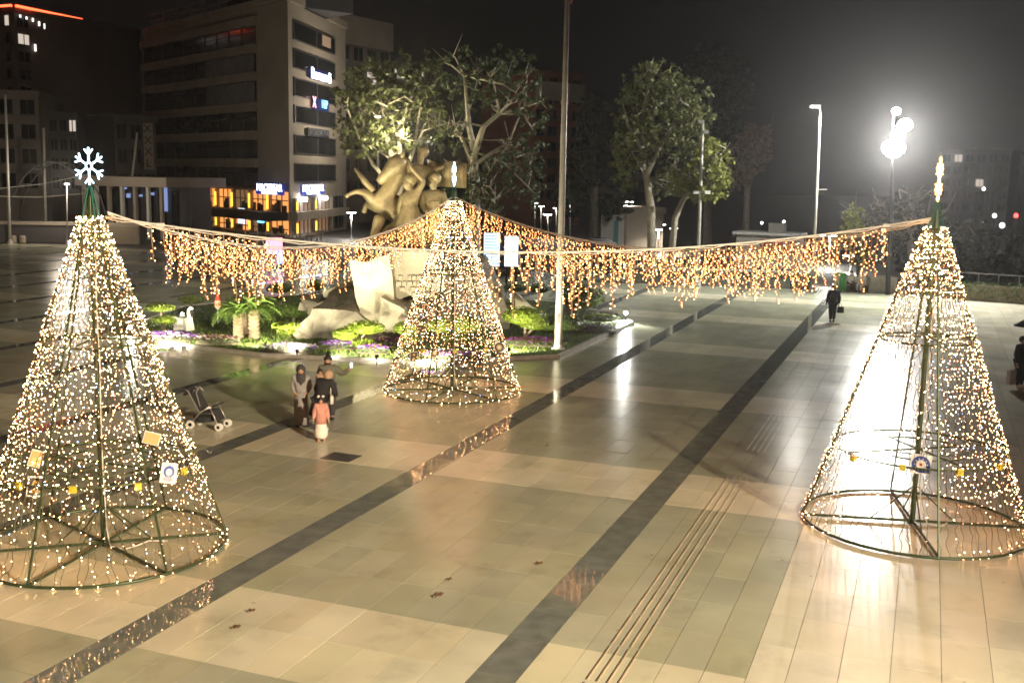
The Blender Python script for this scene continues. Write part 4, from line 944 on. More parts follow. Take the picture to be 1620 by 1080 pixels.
# ------------------------------------------------------------------ trees of the park
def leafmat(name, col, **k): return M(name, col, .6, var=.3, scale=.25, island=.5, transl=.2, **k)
barkp = M('pale_bark', (.36, .32, .25), .8, var=.25, scale=3, bump=.4); barkd = M('dark_bark', (.12, .10, .075), .85, var=.3, scale=4, bump=.5)
def tree(label, px, py, Y, trunks, blobs, lm, bm, nleaf, ls, seed=0, name='park_tree', limbs=24, grp='trees of the park', clump=.32):
    # trunks: pixel polylines with radii in metres; blobs: (px,py,rx_px,ry_px,depth m)
    rr = random.Random(seed); b = pt(px, py, Y); b.z = 0; t = thing(name, label, 'tree', b, 0, grp); mpp = Y / F * 1.01
    W_ = lambda x, y, d=0: pt(x, y, Y + d) - b
    mb = MB(); ends = []
    for tr in trunks:
        pts = []; rad_ = []
        for (x, y, r) in tr: pts.append(W_(x, y, rr.uniform(-.3, .3) if len(pts) else 0)); rad_.append(r)
        if tr is trunks[0]: pts[0].z = min(pts[0].z, -.05)
        mb.tube(pts, rad_, 8); ends += pts[1:]
    bl = [(W_(x, y, rr.uniform(-1, 1) * d * .3), rx * mpp, ry * mpp, d) for (x, y, rx, ry, d) in blobs]
    for i in range(limbs):
        c_, rx, ry, d = bl[i % len(bl)]; a = ends[rr.randrange(len(ends))]
        a = min(ends, key=lambda e: (e - c_).length + rr.uniform(0, 3)); tgt = c_ + Vector((rr.uniform(-.7, .7) * rx, rr.uniform(-.7, .7) * d, rr.uniform(-.6, .75) * ry))
        m1 = a.lerp(tgt, .5) + Vector((rr.uniform(-.4, .4), rr.uniform(-.4, .4), rr.uniform(.1, .6)))
        mb.tube([a, m1, tgt], [.07, .045, .015], 5)
        for _ in range(3):
            e2 = m1.lerp(tgt, rr.random()) ; mb.tube([e2, e2 + Vector((rr.uniform(-1, 1), rr.uniform(-1, 1), rr.uniform(-.2, 1.2)))], [.03, .008], 3)
    mb.build('trunk', bm, t, smooth=True)
    mb = MB(); per = 14; tot = sum(q[1] * q[2] for q in bl)
    for (c_, rx, ry, d) in bl:
        for _ in range(int(nleaf * rx * ry / tot / per)):
            dd = Vector((rr.gauss(0, 1), rr.gauss(0, 1), rr.gauss(0, 1))).normalized() * rr.random() ** .42
            cc = c_ + Vector((dd.x * rx, dd.y * d, dd.z * ry)); cl = rr.uniform(.5, 1.4) * clump * max(.6, min(rx, ry) / 3)
            leaves(mb, cc, (cl * 1.2, cl * 1.2, cl), per, ls, rr, .3)
    mb.build('crown', lm, t); return t
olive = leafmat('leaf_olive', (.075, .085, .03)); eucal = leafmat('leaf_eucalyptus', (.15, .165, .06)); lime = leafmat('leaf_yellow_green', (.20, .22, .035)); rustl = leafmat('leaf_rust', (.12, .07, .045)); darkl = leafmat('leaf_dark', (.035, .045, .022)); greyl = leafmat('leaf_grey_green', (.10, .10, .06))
tree('wide olive tree with thin pale stems, left of the two trees behind the bronze group', 625, 372, 60, [[(628, 372, .28), (626, 300, .24), (622, 255, .18), (612, 215, .14), (606, 180, .08)], [(632, 330, .2), (634, 270, .16), (632, 225, .12), (640, 180, .08)], [(624, 300, .12), (590, 260, .1), (572, 225, .06)], [(634, 290, .14), (655, 235, .1), (665, 170, .05)]],
     [(575, 215, 46, 40, 2.2), (630, 215, 40, 36, 2.2), (600, 150, 60, 55, 3), (655, 140, 55, 60, 3), (560, 150, 30, 40, 2), (690, 200, 30, 40, 2)], olive, barkp, 7500, .15, 11)
tree('sparse tree with a forking pale trunk and drooping lower boughs right of the bronze group', 752, 400, 58, [[(752, 400, .3), (752, 290, .26), (750, 240, .2), (742, 200, .14), (735, 120, .07)], [(750, 245, .2), (765, 200, .14), (790, 180, .1), (830, 170, .05)], [(748, 255, .14), (728, 215, .08), (715, 190, .04)], [(752, 260, .12), (780, 240, .09), (800, 238, .05)]],
     [(735, 130, 52, 60, 2.5), (800, 130, 55, 58, 2.5), (840, 190, 30, 60, 2), (715, 225, 26, 24, 1.6), (800, 255, 60, 45, 2.2), (745, 290, 45, 40, 2.2), (835, 290, 30, 45, 2), (775, 320, 50, 25, 2)], leafmat('leaf_dull_green', (.05, .068, .026)), barkp, 5200, .14, 12, limbs=34)
tree('tall eucalyptus with a pale forked trunk and dense oval crown', 1034, 372, 72, [[(1034, 372, .3), (1030, 330, .27), (1024, 285, .24), (1018, 260, .21), (1014, 215, .16), (1018, 170, .1), (1030, 120, .06)], [(1022, 278, .2), (1040, 240, .16), (1060, 205, .12), (1080, 165, .08)], [(1016, 235, .15), (992, 195, .1), (985, 160, .05)], [(1045, 232, .12), (1032, 190, .1), (1042, 150, .05)]],
     [(1035, 150, 55, 52, 3), (1000, 200, 36, 60, 2.5), (1080, 170, 48, 50, 3), (1090, 230, 36, 40, 2.5), (990, 255, 26, 50, 2), (1040, 215, 50, 45, 2.5), (1060, 290, 38, 30, 2)], eucal, barkp, 14000, .15, 13, limbs=30)
tree('leaning yellow green tree at the right edge of the eucalyptus', 1061, 372, 68, [[(1061, 372, .24), (1068, 345, .2), (1080, 318, .17), (1095, 295, .13), (1112, 260, .06)]],
     [(1125, 262, 30, 42, 1.8), (1110, 300, 26, 22, 1.6), (1085, 285, 26, 30, 1.6), (1140, 285, 16, 26, 1.2)], lime, barkp, 5200, .15, 14, limbs=12)
tree('rust coloured tree half hidden behind the yellow green tree', 1180, 372, 84, [[(1180, 372, .3), (1182, 300, .25), (1188, 240, .15)]], [(1185, 235, 34, 42, 2.5), (1170, 275, 26, 26, 2), (1205, 215, 18, 24, 2)], rustl, barkd, 4200, .18, 15)
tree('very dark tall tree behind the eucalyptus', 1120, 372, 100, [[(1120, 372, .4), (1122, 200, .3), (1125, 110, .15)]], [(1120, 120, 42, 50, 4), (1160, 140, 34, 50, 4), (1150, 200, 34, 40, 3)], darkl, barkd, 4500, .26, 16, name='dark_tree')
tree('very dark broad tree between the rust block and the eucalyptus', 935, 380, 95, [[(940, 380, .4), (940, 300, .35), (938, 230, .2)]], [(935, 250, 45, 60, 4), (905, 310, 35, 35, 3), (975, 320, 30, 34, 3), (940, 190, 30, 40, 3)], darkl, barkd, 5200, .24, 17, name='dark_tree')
tree('grey green half bare tree right of the floodlight mast', 1440, 440, 70, [[(1446, 440, .25), (1440, 380, .2), (1430, 335, .12), (1422, 300, .05)], [(1444, 400, .14), (1465, 350, .1), (1475, 300, .04)], [(1440, 385, .1), (1400, 345, .07), (1385, 320, .03)], [(1446, 380, .1), (1500, 330, .06), (1512, 305, .02)]],
     [(1400, 345, 40, 30, 2.5), (1440, 325, 40, 30, 2.5), (1380, 375, 36, 34, 2.5), (1460, 375, 40, 45, 2.5), (1425, 390, 50, 40, 2.5)], greyl, barkp, 5200, .15, 18, limbs=40)
tree('small bright green bush left of the grey green tree', 1360, 430, 68, [[(1360, 430, .12), (1356, 390, .1), (1352, 350, .05)]], [(1352, 345, 18, 20, 1.2), (1345, 375, 18, 24, 1.2), (1362, 400, 22, 24, 1.2)], lime, barkd, 1700, .14, 19, limbs=8)
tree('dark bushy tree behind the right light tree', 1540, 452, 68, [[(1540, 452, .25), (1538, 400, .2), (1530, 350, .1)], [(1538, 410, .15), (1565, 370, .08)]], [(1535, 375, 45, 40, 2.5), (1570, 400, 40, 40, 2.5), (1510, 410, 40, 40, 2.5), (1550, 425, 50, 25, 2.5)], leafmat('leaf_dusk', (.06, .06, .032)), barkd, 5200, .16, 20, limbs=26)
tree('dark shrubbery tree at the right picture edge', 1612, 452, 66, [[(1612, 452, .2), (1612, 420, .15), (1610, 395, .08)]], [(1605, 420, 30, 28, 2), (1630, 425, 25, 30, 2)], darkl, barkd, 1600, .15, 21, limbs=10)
# clipped hedge behind a rail, right
p, q = gp(1500, 474), gp(1665, 486); t = thing('hedge', 'dark clipped hedge along the right edge of the square', 'hedge', (p.x, p.y, 0)); rr = random.Random(5); mb = MB(); d = q - p
for i in range(16): leaves(mb, tuple(d * ((i + .5) / 16) + Vector((0, .8, .55))), (.55, .6, .6), 130, .09, rr, .6)
mb.build('foliage', leafd, t); MB().slab([Vector((0, .5, 0)), d + Vector((0, .5, 0)), d + Vector((0, 1.1, 0)), Vector((0, 1.1, 0))], (0, 0, .9)).build('stems', bark, t)
t = thing('railing', 'thin pale rail fence above the hedge at the right edge', 'fence', (p.x, p.y, 0)); mb = MB(); d2 = d.normalized()
MB().tube([Vector((0, 1.6, 1.5)), d + Vector((0, 1.6, 1.5))], .03, 6).build('rail', greym, t); MB().tube([Vector((0, 1.6, .8)), d + Vector((0, 1.6, .8))], .025, 6).build('rail', greym, t)
for i in range(6): MB().tube([d * (i / 5) + Vector((0, 1.6, 0)), d * (i / 5) + Vector((0, 1.6, 1.5))], .03, 6).build('post', greym, t)
for i, (px, py) in enumerate(((1547, 474), (1583, 477), (1618, 479), (1565, 462))):
    o = MB().box((0, 0, .12), (.9, .4, .24)).box((0, 0, .27), (.7, .3, .06)).build('edge_stone', kerbm, loc=gp(px, py)); tag(o, ('pale kerb block at the left end of the hedge', 'pale kerb block in the middle of the hedge front', 'pale kerb block at the right picture edge below the hedge', 'pale curved block sitting higher inside the hedge')[i], 'kerb block', 'pale blocks along the hedge')

# ------------------------------------------------------------------ poles and street lamps
galv = M('galvanised_steel', (.52, .50, .46), .45, .15, var=.12, scale=3)
b = gp(883, 552, .1); t = thing('flag_pole', 'tall pale steel flag pole on the right front of the lawn', 'flag pole', b)
MB().tube([(0, 0, -.1), (0, 0, 4), (0, 0, 9), (0, 0, 16)], [.145, .125, .10, .07], 14).build('pole', galv, t, smooth=True); MB().loft([(0, 0, 0, .26, .26), (0, 0, .05, .26, .26), (0, 0, .06, .17, .17), (0, 0, .2, .15, .15)], 14).build('base_flange', galv, t)
MB().box((-.03, -.125, 1.2), (.1, .03, .35)).build('access_door', greym, t)
mb = MB(); n = 8; zt = 15.5
for i in range(n + 1):
    x = .1 + .55 * i / n; y = .12 * math.sin(i * 1.4); mb.v += [(x, y, zt), (x + .02, y, 12.6 + .5 * i / n + .1 * math.sin(i)), (x, y + .012, zt), (x + .02, y + .012, 12.6 + .5 * i / n + .1 * math.sin(i))]
for i in range(n): a = i * 4; b_ = a + 4; mb.f += [(a, a + 1, b_ + 1, b_), (a + 2, b_ + 2, b_ + 3, a + 3), (a + 1, a + 3, b_ + 3, b_ + 1)]
mb.m = [0] * len(mb.f); mb.build('flag', M('flag_red', (.45, .02, .02), .7, var=.1), t)
def pole(name, label, px, py, topx, topy, r0, r1, head=None, group=None, mat=galv, extras=True):
    b = gp(px, py); T = pt(topx, topy, b.y) - b; t = thing(name, label, 'lamp post' if head else 'pole', b, 0, group)
    MB().tube([(0, 0, 0), T * .5, T], [r0, (r0 + r1) / 2, r1], 10).build('pole', mat, t, smooth=True)
    MB().loft([(0, 0, 0, r0 * 2, r0 * 2), (0, 0, .08, r0 * 1.9, r0 * 1.9), (0, 0, .4, r0 * 1.15, r0 * 1.15)], 10).build('base_collar', mat, t)
    return t, b, T
t, b, T = pole('street_lamp', 'slim steel street lamp with one lit head right of centre', 1285, 459, 1298, 182, .10, .06, True)
MB().tube([T, T + Vector((-.05, 0, .35)), T + Vector((-.35, -.1, .5))], .04, 6).build('arm', galv, t); MB().box(T + Vector((-.4, -.15, .5)), (.6, .35, .12)).build('lamp_head', greym, t); MB().box(T + Vector((-.4, -.15, .425)), (.5, .28, .03)).build('lens', E('street_lens', (1, .97, .9), 4.0), t); MB().tube([T * .58, T * .58 + Vector((.6, 0, .02))], .02, 5).build('flag_arm', galv, t)
lamp('SPOT', 'street_lamp_light', b + T + Vector((-.4, -.15, .36)), 250, (1, .95, .85), size=.25, spot=165, aim=b + Vector((-.5, -4, 0)))
t, b, T = pole('camera_mast', 'steel mast with camera heads and no lamp, left of the lit street lamp', 1103, 452, 1112, 190, .12, .08)
for k, (s, dx) in enumerate(((.93, .18), (.99, -.15), (.57, .4), (.57, -.3))): MB().box(T * s + Vector((dx, -.1, 0)), (.32, .3, .2)).tube([T * s, T * s + Vector((dx, -.05, .02))], .03, 5).build('camera_head', whitep if k > 1 else greym, t)
# floodlight mast
b = gp(1404, 466); fl = thing('floodlight_mast', 'dark floodlight mast with four glaring lamps right of centre', 'lamp post', b)
heads = [pt(1418, 176, b.y - .3), pt(1432, 198, b.y - .3), pt(1421, 214, b.y - .3), pt(1414, 234, b.y - .3)]
top = heads[0] - b
MB().tube([(0, 0, 0), Vector((top.x * .5, 0, top.z * .5)), Vector((top.x, .2, top.z + .2))], [.15, .12, .08], 10).build('pole', blackm, fl, smooth=True)
fl_l = E('flood_lens', (1, .99, .93), 30.0)
for i, h in enumerate(heads):
    r = (.24, .42, .42, .65)[i]; hl = h - b; cxp = top.x * hl.z / top.z
    MB().tube([Vector((cxp, .15, hl.z)), hl + Vector((0, .1, 0))], .04, 6).build('arm', blackm, fl)
    rr_ = Matrix.Rotation(math.radians(-28), 3, 'X')
    MB().box(hl + Vector((0, .12, 0)), (r * 1.6, .14, r * 1.3), rot=rr_).build('flood_housing', blackm, fl)
    MB().ball(hl, (r * 1.05, .06, r * .85), 16, 8).build('flood_lens', fl_l, fl)  # glowing disc made wider than its housing to imitate lens flare
    lamp('SPOT', 'flood_light', h + Vector((-.02, -.14, -.08)), (4500, 1300, 1400, 2100)[i], (1, .97, .90), size=.22, spot=158, aim=h + (Vector((-12, 9, 1.5)) if i == 0 else Vector((-3.0, -12, -5.5))), blend=.5)
b2 = Vector((19, -8, 0)); f2 = thing('floodlight_mast', 'floodlight mast standing behind the viewer, lighting the near paving from the right', 'lamp post', b2)
MB().tube([(0, 0, 0), (0, 0, 5.5), (0, 0, 11.2)], [.15, .12, .08], 10).build('pole', blackm, f2, smooth=True)
rr_ = Matrix.Rotation(math.radians(48), 3, 'Z') @ Matrix.Rotation(math.radians(-25), 3, 'X')
MB().tube([(0, 0, 11), (-.3, .3, 11)], .04, 6).build('arm', blackm, f2); MB().box((-.35, .33, 11), (.8, .16, .6), rot=rr_).build('flood_housing', blackm, f2); MB().box((-.44, .41, 10.95), (.7, .03, .5), rot=rr_).build('flood_lens', fl_l, f2)
lamp('SPOT', 'flood_light', b2 + Vector((-.52, .5, 10.9)), 28500, (1, .80, .55), size=.5, spot=60, aim=(-8, 20, 0), blend=1.0)
# white lamp heads in and around the park
def post_lamp(label, px, py, topx, topy, r=.32, strength=None, power=0, flat=True, group='flat headed park lamps'):
    t, b, T = pole('park_lamp', label, px, py, topx, topy, .05, .04, True, group)
    MB().loft([(T.x, T.y, T.z, r * .8, r * .8), (T.x, T.y, T.z + .05, r, r)], 14).build('lens', lampw, t); MB().loft([(T.x, T.y, T.z + .055, r, r), (T.x, T.y, T.z + .13, r * .7, r * .7)], 14).build('cap', greym, t)
    if power: lamp('SPOT', 'park_lamp_light', b + T + Vector((0, 0, -.06)), power, (1, .93, .8), size=.2, spot=160, aim=b)
    return t
post_lamp('flat white park lamp right of the dark broad tree, by the pale house', 994, 392, 995, 320, .45, power=450)
post_lamp('flat white park lamp left of the eucalyptus foot, nearer of a pair', 1041, 400, 1042, 364, .35, power=180)
post_lamp('flat white park lamp just above its neighbour left of the leaning tree', 1047, 394, 1047, 356, .38)
post_lamp('flat white park lamp at the foot of the leaning tree', 1065, 398, 1066, 362, .38, power=220)
post_lamp('flat white park lamp beside the white kiosk', 1188, 404, 1190, 367, .5, power=250)
post_lamp('flat white park lamp standing left of the bronze horse', 556, 378, 556, 337, .5, power=500)
lamp('POINT', 'street_lamp_glow', pt(597, 186, gp(600, 372).y) + Vector((-.1, -.5, .3)), 650, (1, .88, .7), size=.3)
t = post_lamp('bright white lamp on a post in front of the left pavilion', 106, 387, 106, 292, .22, group='tall lamps on the far street'); p = gp(106, 387); lamp('POINT', 'pavilion_lamp_light', pt(106, 292, p.y) + Vector((0, -.3, .25)), 260, (1, .86, .68), size=1.4)
post_lamp('white street lamp head over the left park tree in front of the office block', 600, 372, 597, 186, .35, power=0, group='tall lamps on the far street')
post_lamp('park lamp with warm light shining up into the left park tree', 634, 380, 630, 214, .25, group='tall lamps on the far street'); lamp('POINT', 'park_lamp_glow', pt(632, 210, 57.5), 420, (1, .88, .55), size=.2)
post_lamp('bright white street lamp far behind the bronze group', 868, 376, 866, 340, .5)
for i, (px, py, ty, lab) in enumerate(((846, 380, 322, 'left lamp of the far cluster behind the light curtain'), (856, 380, 327, 'second lamp of the far cluster behind the light curtain'), (902, 378, 324, 'far lamp just right of the flag pole'), (880, 380, 330, 'far lamp hidden beside the flag pole'))):
    post_lamp(lab, px, py, px, ty, .32)
post_lamp('wide white lamp behind the right end of the front curtain', 1312, 420, 1312, 373, .9, power=350)
post_lamp('lamp with warm glow in the bushes near the right curtain end', 1345, 430, 1344, 405, .5, power=250)
for i, (px, py, tx, ty, lab, r) in enumerate(((16, 386, 8, 150, 'tall bare pole at the left picture edge', .13), (73, 376, 69, 203, 'bare pole second from the left edge', .14), (199, 372, 217, 210, 'bare pole leaning right beside the left light tree', .13))):
    pole('bare_pole', lab, px, py, tx, ty, r, r * .8, None, 'bare poles on the left')
# canopy arch at left
A_ = pt(10, 300, 96); B_ = pt(125, 300, 92); c_ = (A_ + B_) / 2; t = thing('canopy_arch', 'faint curved canopy frame behind the left light tree', 'canopy', (c_.x, c_.y, 0))
for off_ in (0, 2.2):
    pts = [Vector((A_.x + (B_.x - A_.x) * k / 14, A_.y + off_, 1.8 + 5.2 * math.sin(math.pi * k / 14) ** .6)) - Vector((c_.x, c_.y, 0)) for k in range(15)]
    MB().tube(pts, .07, 6).build('arch_rib', M('arch_paint', (.10, .10, .10), .6, var=.1), t, smooth=True)
for k in range(2, 13, 2):
    a = Vector((A_.x + (B_.x - A_.x) * k / 14, A_.y, 1.8 + 5.2 * math.sin(math.pi * k / 14) ** .6)) - Vector((c_.x, c_.y, 0)); MB().tube([a, a + Vector((0, 2.2, 0))], .05, 5).build('cross_tube', greym, t)
# overhead wires at left
for i, (a, b_, lab) in enumerate(((pt(-20, 300, 60), pt(140, 276, 66), 'upper overhead wire crossing behind the snowflake'), (pt(-20, 310, 60), pt(135, 306, 64), 'lower overhead wire crossing behind the snowflake'))):
    m = (a + b_) / 2; o = MB().tube([a - m, Vector((0, 0, -.15)), b_ - m], .02, 4).build('overhead_wire', rope, loc=m); tag(o, lab, 'wire', 'overhead wires')
# information screens
def screen(label, px0, px1, py0, py1, Y, m_, rowsn, name='info_screen'):
    a = pt(px0, py1, Y); b = pt(px1, py0, Y); w = b.x - a.x; h = b.z - a.z; t = thing(name, label, 'screen', ((a.x + b.x) / 2, Y, 0)); zc = (a.z + b.z) / 2
    MB().box((0, .12, zc), (w + .14, .22, h + .14)).build('housing', blackm, t); MB().box((0, 0, zc), (w, .02, h)).build('screen_face', m_, t)
    for s in (-1, 1): MB().box((s * w * .35, .12, (zc - h / 2) / 2), (.1, .1, zc - h / 2)).build('leg', blackm, t)
    for i in range(rowsn):
        z = zc + h / 2 - h * (i + 1) / (rowsn + 1); MB().box((0, -.016, z), (w * .9, .008, h * .022)).build('text_row', M('screen_line', (.05, .12, .35), .4, var=0, emit=(.1, .3, .9), est=.05), t)
    return t
scr = E('screen_white', (.55, .78, 1.0), .45)
screen('blue white timetable screen with many rows, left of a pair behind the middle light tree', 765, 791, 369, 421, 60, scr, 10)
screen('plain white screen with one dark row, right of the pair behind the middle light tree', 798, 820, 374, 421, 60, E('screen_bright', (.75, .86, 1.0), .6), 1)
pk = screen('pink and blue lit advertising screen in front of the cafe', 421, 447, 376, 402, 74, E('screen_pink', (1.0, .4, .58), .45), 0, 'advert_screen')
MB().box((.38, -.03, .75), (.42, .01, 1.0)).build('blue_field', E('screen_blue', (.35, .45, 1.0), .5), pk)
# parked car, bin, teal container, cafe chairs, red signal
def car(label, loc, rz, col):
    t = thing('parked_car', label, 'car', loc, rz); paint = M('car_paint_dark', col, .25, .3, var=.05)
    prof = [(-2.1, .35), (-2.15, .75), (-1.3, .95), (-.7, 1.42), (.7, 1.45), (1.45, .98), (2.1, .85), (2.15, .4)]
    mb = MB(); n = len(prof); ys = (-.82, .82)
    vs = [(x, y * (.86 if z > 1.2 else 1), z) for y in ys for (x, z) in prof]; mb.add(vs, [tuple(range(n)), tuple(range(2 * n - 1, n - 1, -1))] + [(i, n + i, n + (i + 1) % n, (i + 1) % n) for i in range(n)]); mb.build('body', paint, t)
    for s in (-1, 1): MB().add([(-1.15, s * .80, 1.0), (-.7, s * .735, 1.36), (.65, s * .735, 1.38), (1.2, s * .80, 1.02)], [(0, 1, 2, 3)]).build('side_window', glass, t)
    for x in (-1.3, 1.3):
        for s in (-1, 1): MB().tube([(x, s * .68, .33), (x, s * .86, .33)], .33, 14).tube([(x, s * .86, .33), (x, s * .87, .33)], .2, 12, 1).build('wheel', [blackm, greym], t)
    for s in (-1, 1): MB().box((-2.13, s * .6, .72), (.06, .3, .14)).build('tail_light', redp, t); MB().box((2.12, s * .6, .66), (.06, .3, .14)).build('headlight', whitep, t)
    return t
car('dark parked car behind the curtain lights right of the flag pole', pt(948, 372, 92).xy.to_3d(), math.radians(8), (.04, .035, .04))
b = gp(578, 392); b = pt(578, 372, 70); b.z = 0; o = thing('recycling_bin', 'teal upright recycling bin behind the hind legs of the bronze horse', 'bin', b); MB().loft([(0, 0, 0, .55, .45), (0, 0, 1.6, .6, .5), (0, 0, 1.9, .35, .3)], 12).build('body', M('teal_plastic', (.03, .16, .17), .5, var=.1), o); MB().box((0, -.5, 1.45), (.5, .06, .16)).build('slot', blackm, o)
b = gp(1328, 461); o = thing('litter_bin', 'green and white litter bin beside the seated people', 'bin', b); MB().loft([(0, 0, .05, .36, .36), (0, 0, 1.0, .40, .40)], 14).build('body', M('bin_white', (.5, .55, .45), .5, var=.1), o); MB().box((.05, -.36, .6), (.34, .12, .95)).build('green_panel', M('bin_green', (.03, .30, .05), .5, var=.1), o); MB().loft([(0, 0, 1.0, .44, .44), (0, 0, 1.12, .3, .3)], 14).build('lid', M('bin_green', (.03, .30, .05)), o)
chairm = M('chair_pale', (.5, .45, .38), .6, var=.1)
def chair(loc, rz, lab):
    t = thing('cafe_chair', lab, 'chair', loc, rz, 'cafe chairs in front of the office block'); MB().box((0, 0, .45), (.5, .5, .06)).build('seat', chairm, t); MB().box((0, .24, .72), (.5, .05, .5)).build('backrest', chairm, t)
    for x in (-.2, .2):
        for y in (-.2, .2): MB().box((x, y, .21), (.05, .05, .42)).build('leg', greym, t)
def table(loc, lab):
    t = thing('cafe_table', lab, 'table', loc, 0, 'cafe tables in front of the office block'); MB().loft([(0, 0, .72, .5, .5), (0, 0, .76, .5, .5)], 14).build('tabletop', chairm, t); MB().tube([(0, 0, 0), (0, 0, .72)], .05, 6).build('column', greym, t); MB().loft([(0, 0, 0, .3, .3), (0, 0, .04, .3, .3)], 10).build('foot', greym, t)
for i, px in enumerate((436, 456, 478, 500, 522)):
    nm = ('leftmost', 'second', 'middle', 'fourth', 'rightmost')[i]; y = gp(px, 374); c1 = Vector((y.x, 100.5, 0)); table(c1, 'round pale cafe table, %s of the row before the lit cafe' % nm)
    for s, w in ((-.8, 1), (.8, -1)):
        chair(c1 + Vector((s, .3 * w, 0)), w * math.pi / 2, 'pale chair on the %s of the %s cafe table' % ('left' if s < 0 else 'right', nm))
b = pt(1606, 341, 110); o = thing('traffic_signal', 'red traffic signal far away at the right picture edge', 'traffic light', (b.x, b.y, 0)); MB().tube([(0, 0, 0), (0, 0, b.z)], .08, 6).build('pole', blackm, o); MB().box((0, 0, b.z - .5), (.45, .3, 1.6)).build('signal_box', blackm, o)
MB().tube([(0, -.16, b.z), (0, -.24, b.z)], .22, 10).build('red_lens', E('signal_red', (1, .03, .03), 3.0), o)
for i, (px, py, r, lab) in enumerate(((1573, 345, .25, 'brightest far white lamp beyond the dark bushy tree'), (1555, 352, .22, 'far white lamp left of the bright one beyond the dark bushy tree'), (1585, 361, .3, 'far low white lamp below the bright one at the right'), (1556, 302, .2, 'far white lamp high on the right hillside'), (686, 107, .22, 'single white lamp high between the two park trees'), (1205, 355, .16, 'tiny far lamp above the white kiosk'), (1240, 353, .16, 'tiny far lamp right above the kiosk roof'))):
    b = pt(px, py, 115); t = thing('far_lamp', lab, 'lamp post', (b.x, b.y, 0), 0, 'far lamps'); MB().tube([(0, 0, 0), (0, 0, b.z)], .06, 5).build('pole', blackm, t); MB().ball((0, 0, b.z + r), r, 8, 5).build('globe', E('far_globe', (1, .98, .92), 1.2), t)

# ------------------------------------------------------------------ people
skinm = M('skin', (.45, .26, .17), .55, var=.06); hairm = M('hair_dark', (.02, .015, .012), .6, var=.2)
def cloth(name, col): return M('cloth_' + name, col, .85, var=.15, scale=9, bump=.25, bscale=40)
def body_mesh(t, h, J):
    """one continuous figure: J overrides standing joints (units of body height)"""
    D = dict(pel=((0, 0, .52), .085), spn=((0, 0, .62), .078), chs=((0, 0, .74), .088), nek=((0, 0, .835), .036), chn=((0, -.012, .872), .042), hed=((0, -.005, .92), .060), crn=((0, .008, .958), .052), nos=((0, -.066, .905), .010), earl=((-.062, .0, .912), .012), earr=((.062, .0, .912), .012),
        shl=((-.105, 0, .795), .046), ell=((-.135, .01, .63), .034), wrl=((-.14, -.03, .495), .022), pal=((-.14, -.04, .465), .022), shr=((.105, 0, .795), .046), elr=((.135, .01, .63), .034), wrr=((.14, -.03, .495), .022), par=((.14, -.04, .465), .022),
        hpl=((-.055, 0, .49), .066), knl=((-.06, -.01, .275), .046), anl=((-.06, .01, .05), .028), tol=((-.063, -.075, .02), .024), hpr=((.055, 0, .49), .066), knr=((.06, -.01, .275), .046), anr=((.06, .01, .05), .028), tor=((.063, -.075, .02), .024))
    for k, v in J.items(): D[k] = (v, D[k][1])
    for s in 'lr':
        w, p = Vector(D['wr' + s][0]), Vector(D['pa' + s][0]); d = (p - w).normalized(); sd = Vector((0, 1, 0)) - d * d.y
        if sd.length < .2: sd = Vector((1, 0, 0))
        sd.normalize(); nn = d.cross(sd)
        for k in range(4):
            o = sd * (k - 1.5) * .011; l = (.03, .035, .033, .026)[k]
            D['f%s%da' % (s, k)] = (tuple(p + o + d * .02), .0065); D['f%s%db' % (s, k)] = (tuple(p + o + d * (.02 + l * .6) + nn * .006), .006); D['f%s%dc' % (s, k)] = (tuple(p + o + d * (.02 + l) + nn * .014), .005)
        D['th%sa' % s] = (tuple(w.lerp(p, .5) + sd * .022), .0075); D['th%sb' % s] = (tuple(p + sd * .030 + nn * .008), .006)
    B = [('pel', 'spn'), ('spn', 'chs'), ('chs', 'nek'), ('nek', 'chn'), ('chn', 'hed'), ('hed', 'crn'), ('hed', 'nos'), ('hed', 'earl'), ('hed', 'earr')]
    for s in 'lr':
        B += [('chs', 'sh' + s), ('sh' + s, 'el' + s), ('el' + s, 'wr' + s), ('wr' + s, 'pa' + s), ('pel', 'hp' + s), ('hp' + s, 'kn' + s), ('kn' + s, 'an' + s), ('an' + s, 'to' + s), ('wr' + s, 'th%sa' % s), ('th%sa' % s, 'th%sb' % s)]
        for k in range(4): B += [('pa' + s, 'f%s%da' % (s, k)), ('f%s%da' % (s, k), 'f%s%db' % (s, k)), ('f%s%db' % (s, k), 'f%s%dc' % (s, k))]
    skin('body', {k: (Vector(v[0]) * h, v[1] * h) for k, v in D.items()}, B, skinm, t, 2, 'pel'); return D
def cover(t, name, mat, D, h, keys, bones, grow, sub=1):
    return skin(name, {k: (Vector(D[k][0]) * h, (D[k][1] + grow.get(k, grow.get('*', .014))) * h) for k in keys}, bones, mat, t, sub, keys[0])
def coat(t, D, h, mat, g=.018, name='coat', hem=None):
    o = cover(t, name, mat, D, h, ['pel', 'spn', 'chs', 'shl', 'ell', 'wrl', 'shr', 'elr', 'wrr'], [('pel', 'spn'), ('spn', 'chs'), ('chs', 'shl'), ('shl', 'ell'), ('ell', 'wrl'), ('chs', 'shr'), ('shr', 'elr'), ('elr', 'wrr')], {'*': g, 'pel': g + .03, 'wrl': .008, 'wrr': .008}, 2)
    return o
def trousers(t, D, h, mat): return cover(t, 'trousers', mat, D, h, ['pel', 'hpl', 'knl', 'anl', 'hpr', 'knr', 'anr'], [('pel', 'hpl'), ('hpl', 'knl'), ('knl', 'anl'), ('pel', 'hpr'), ('hpr', 'knr'), ('knr', 'anr')], {'*': .012}, 1)
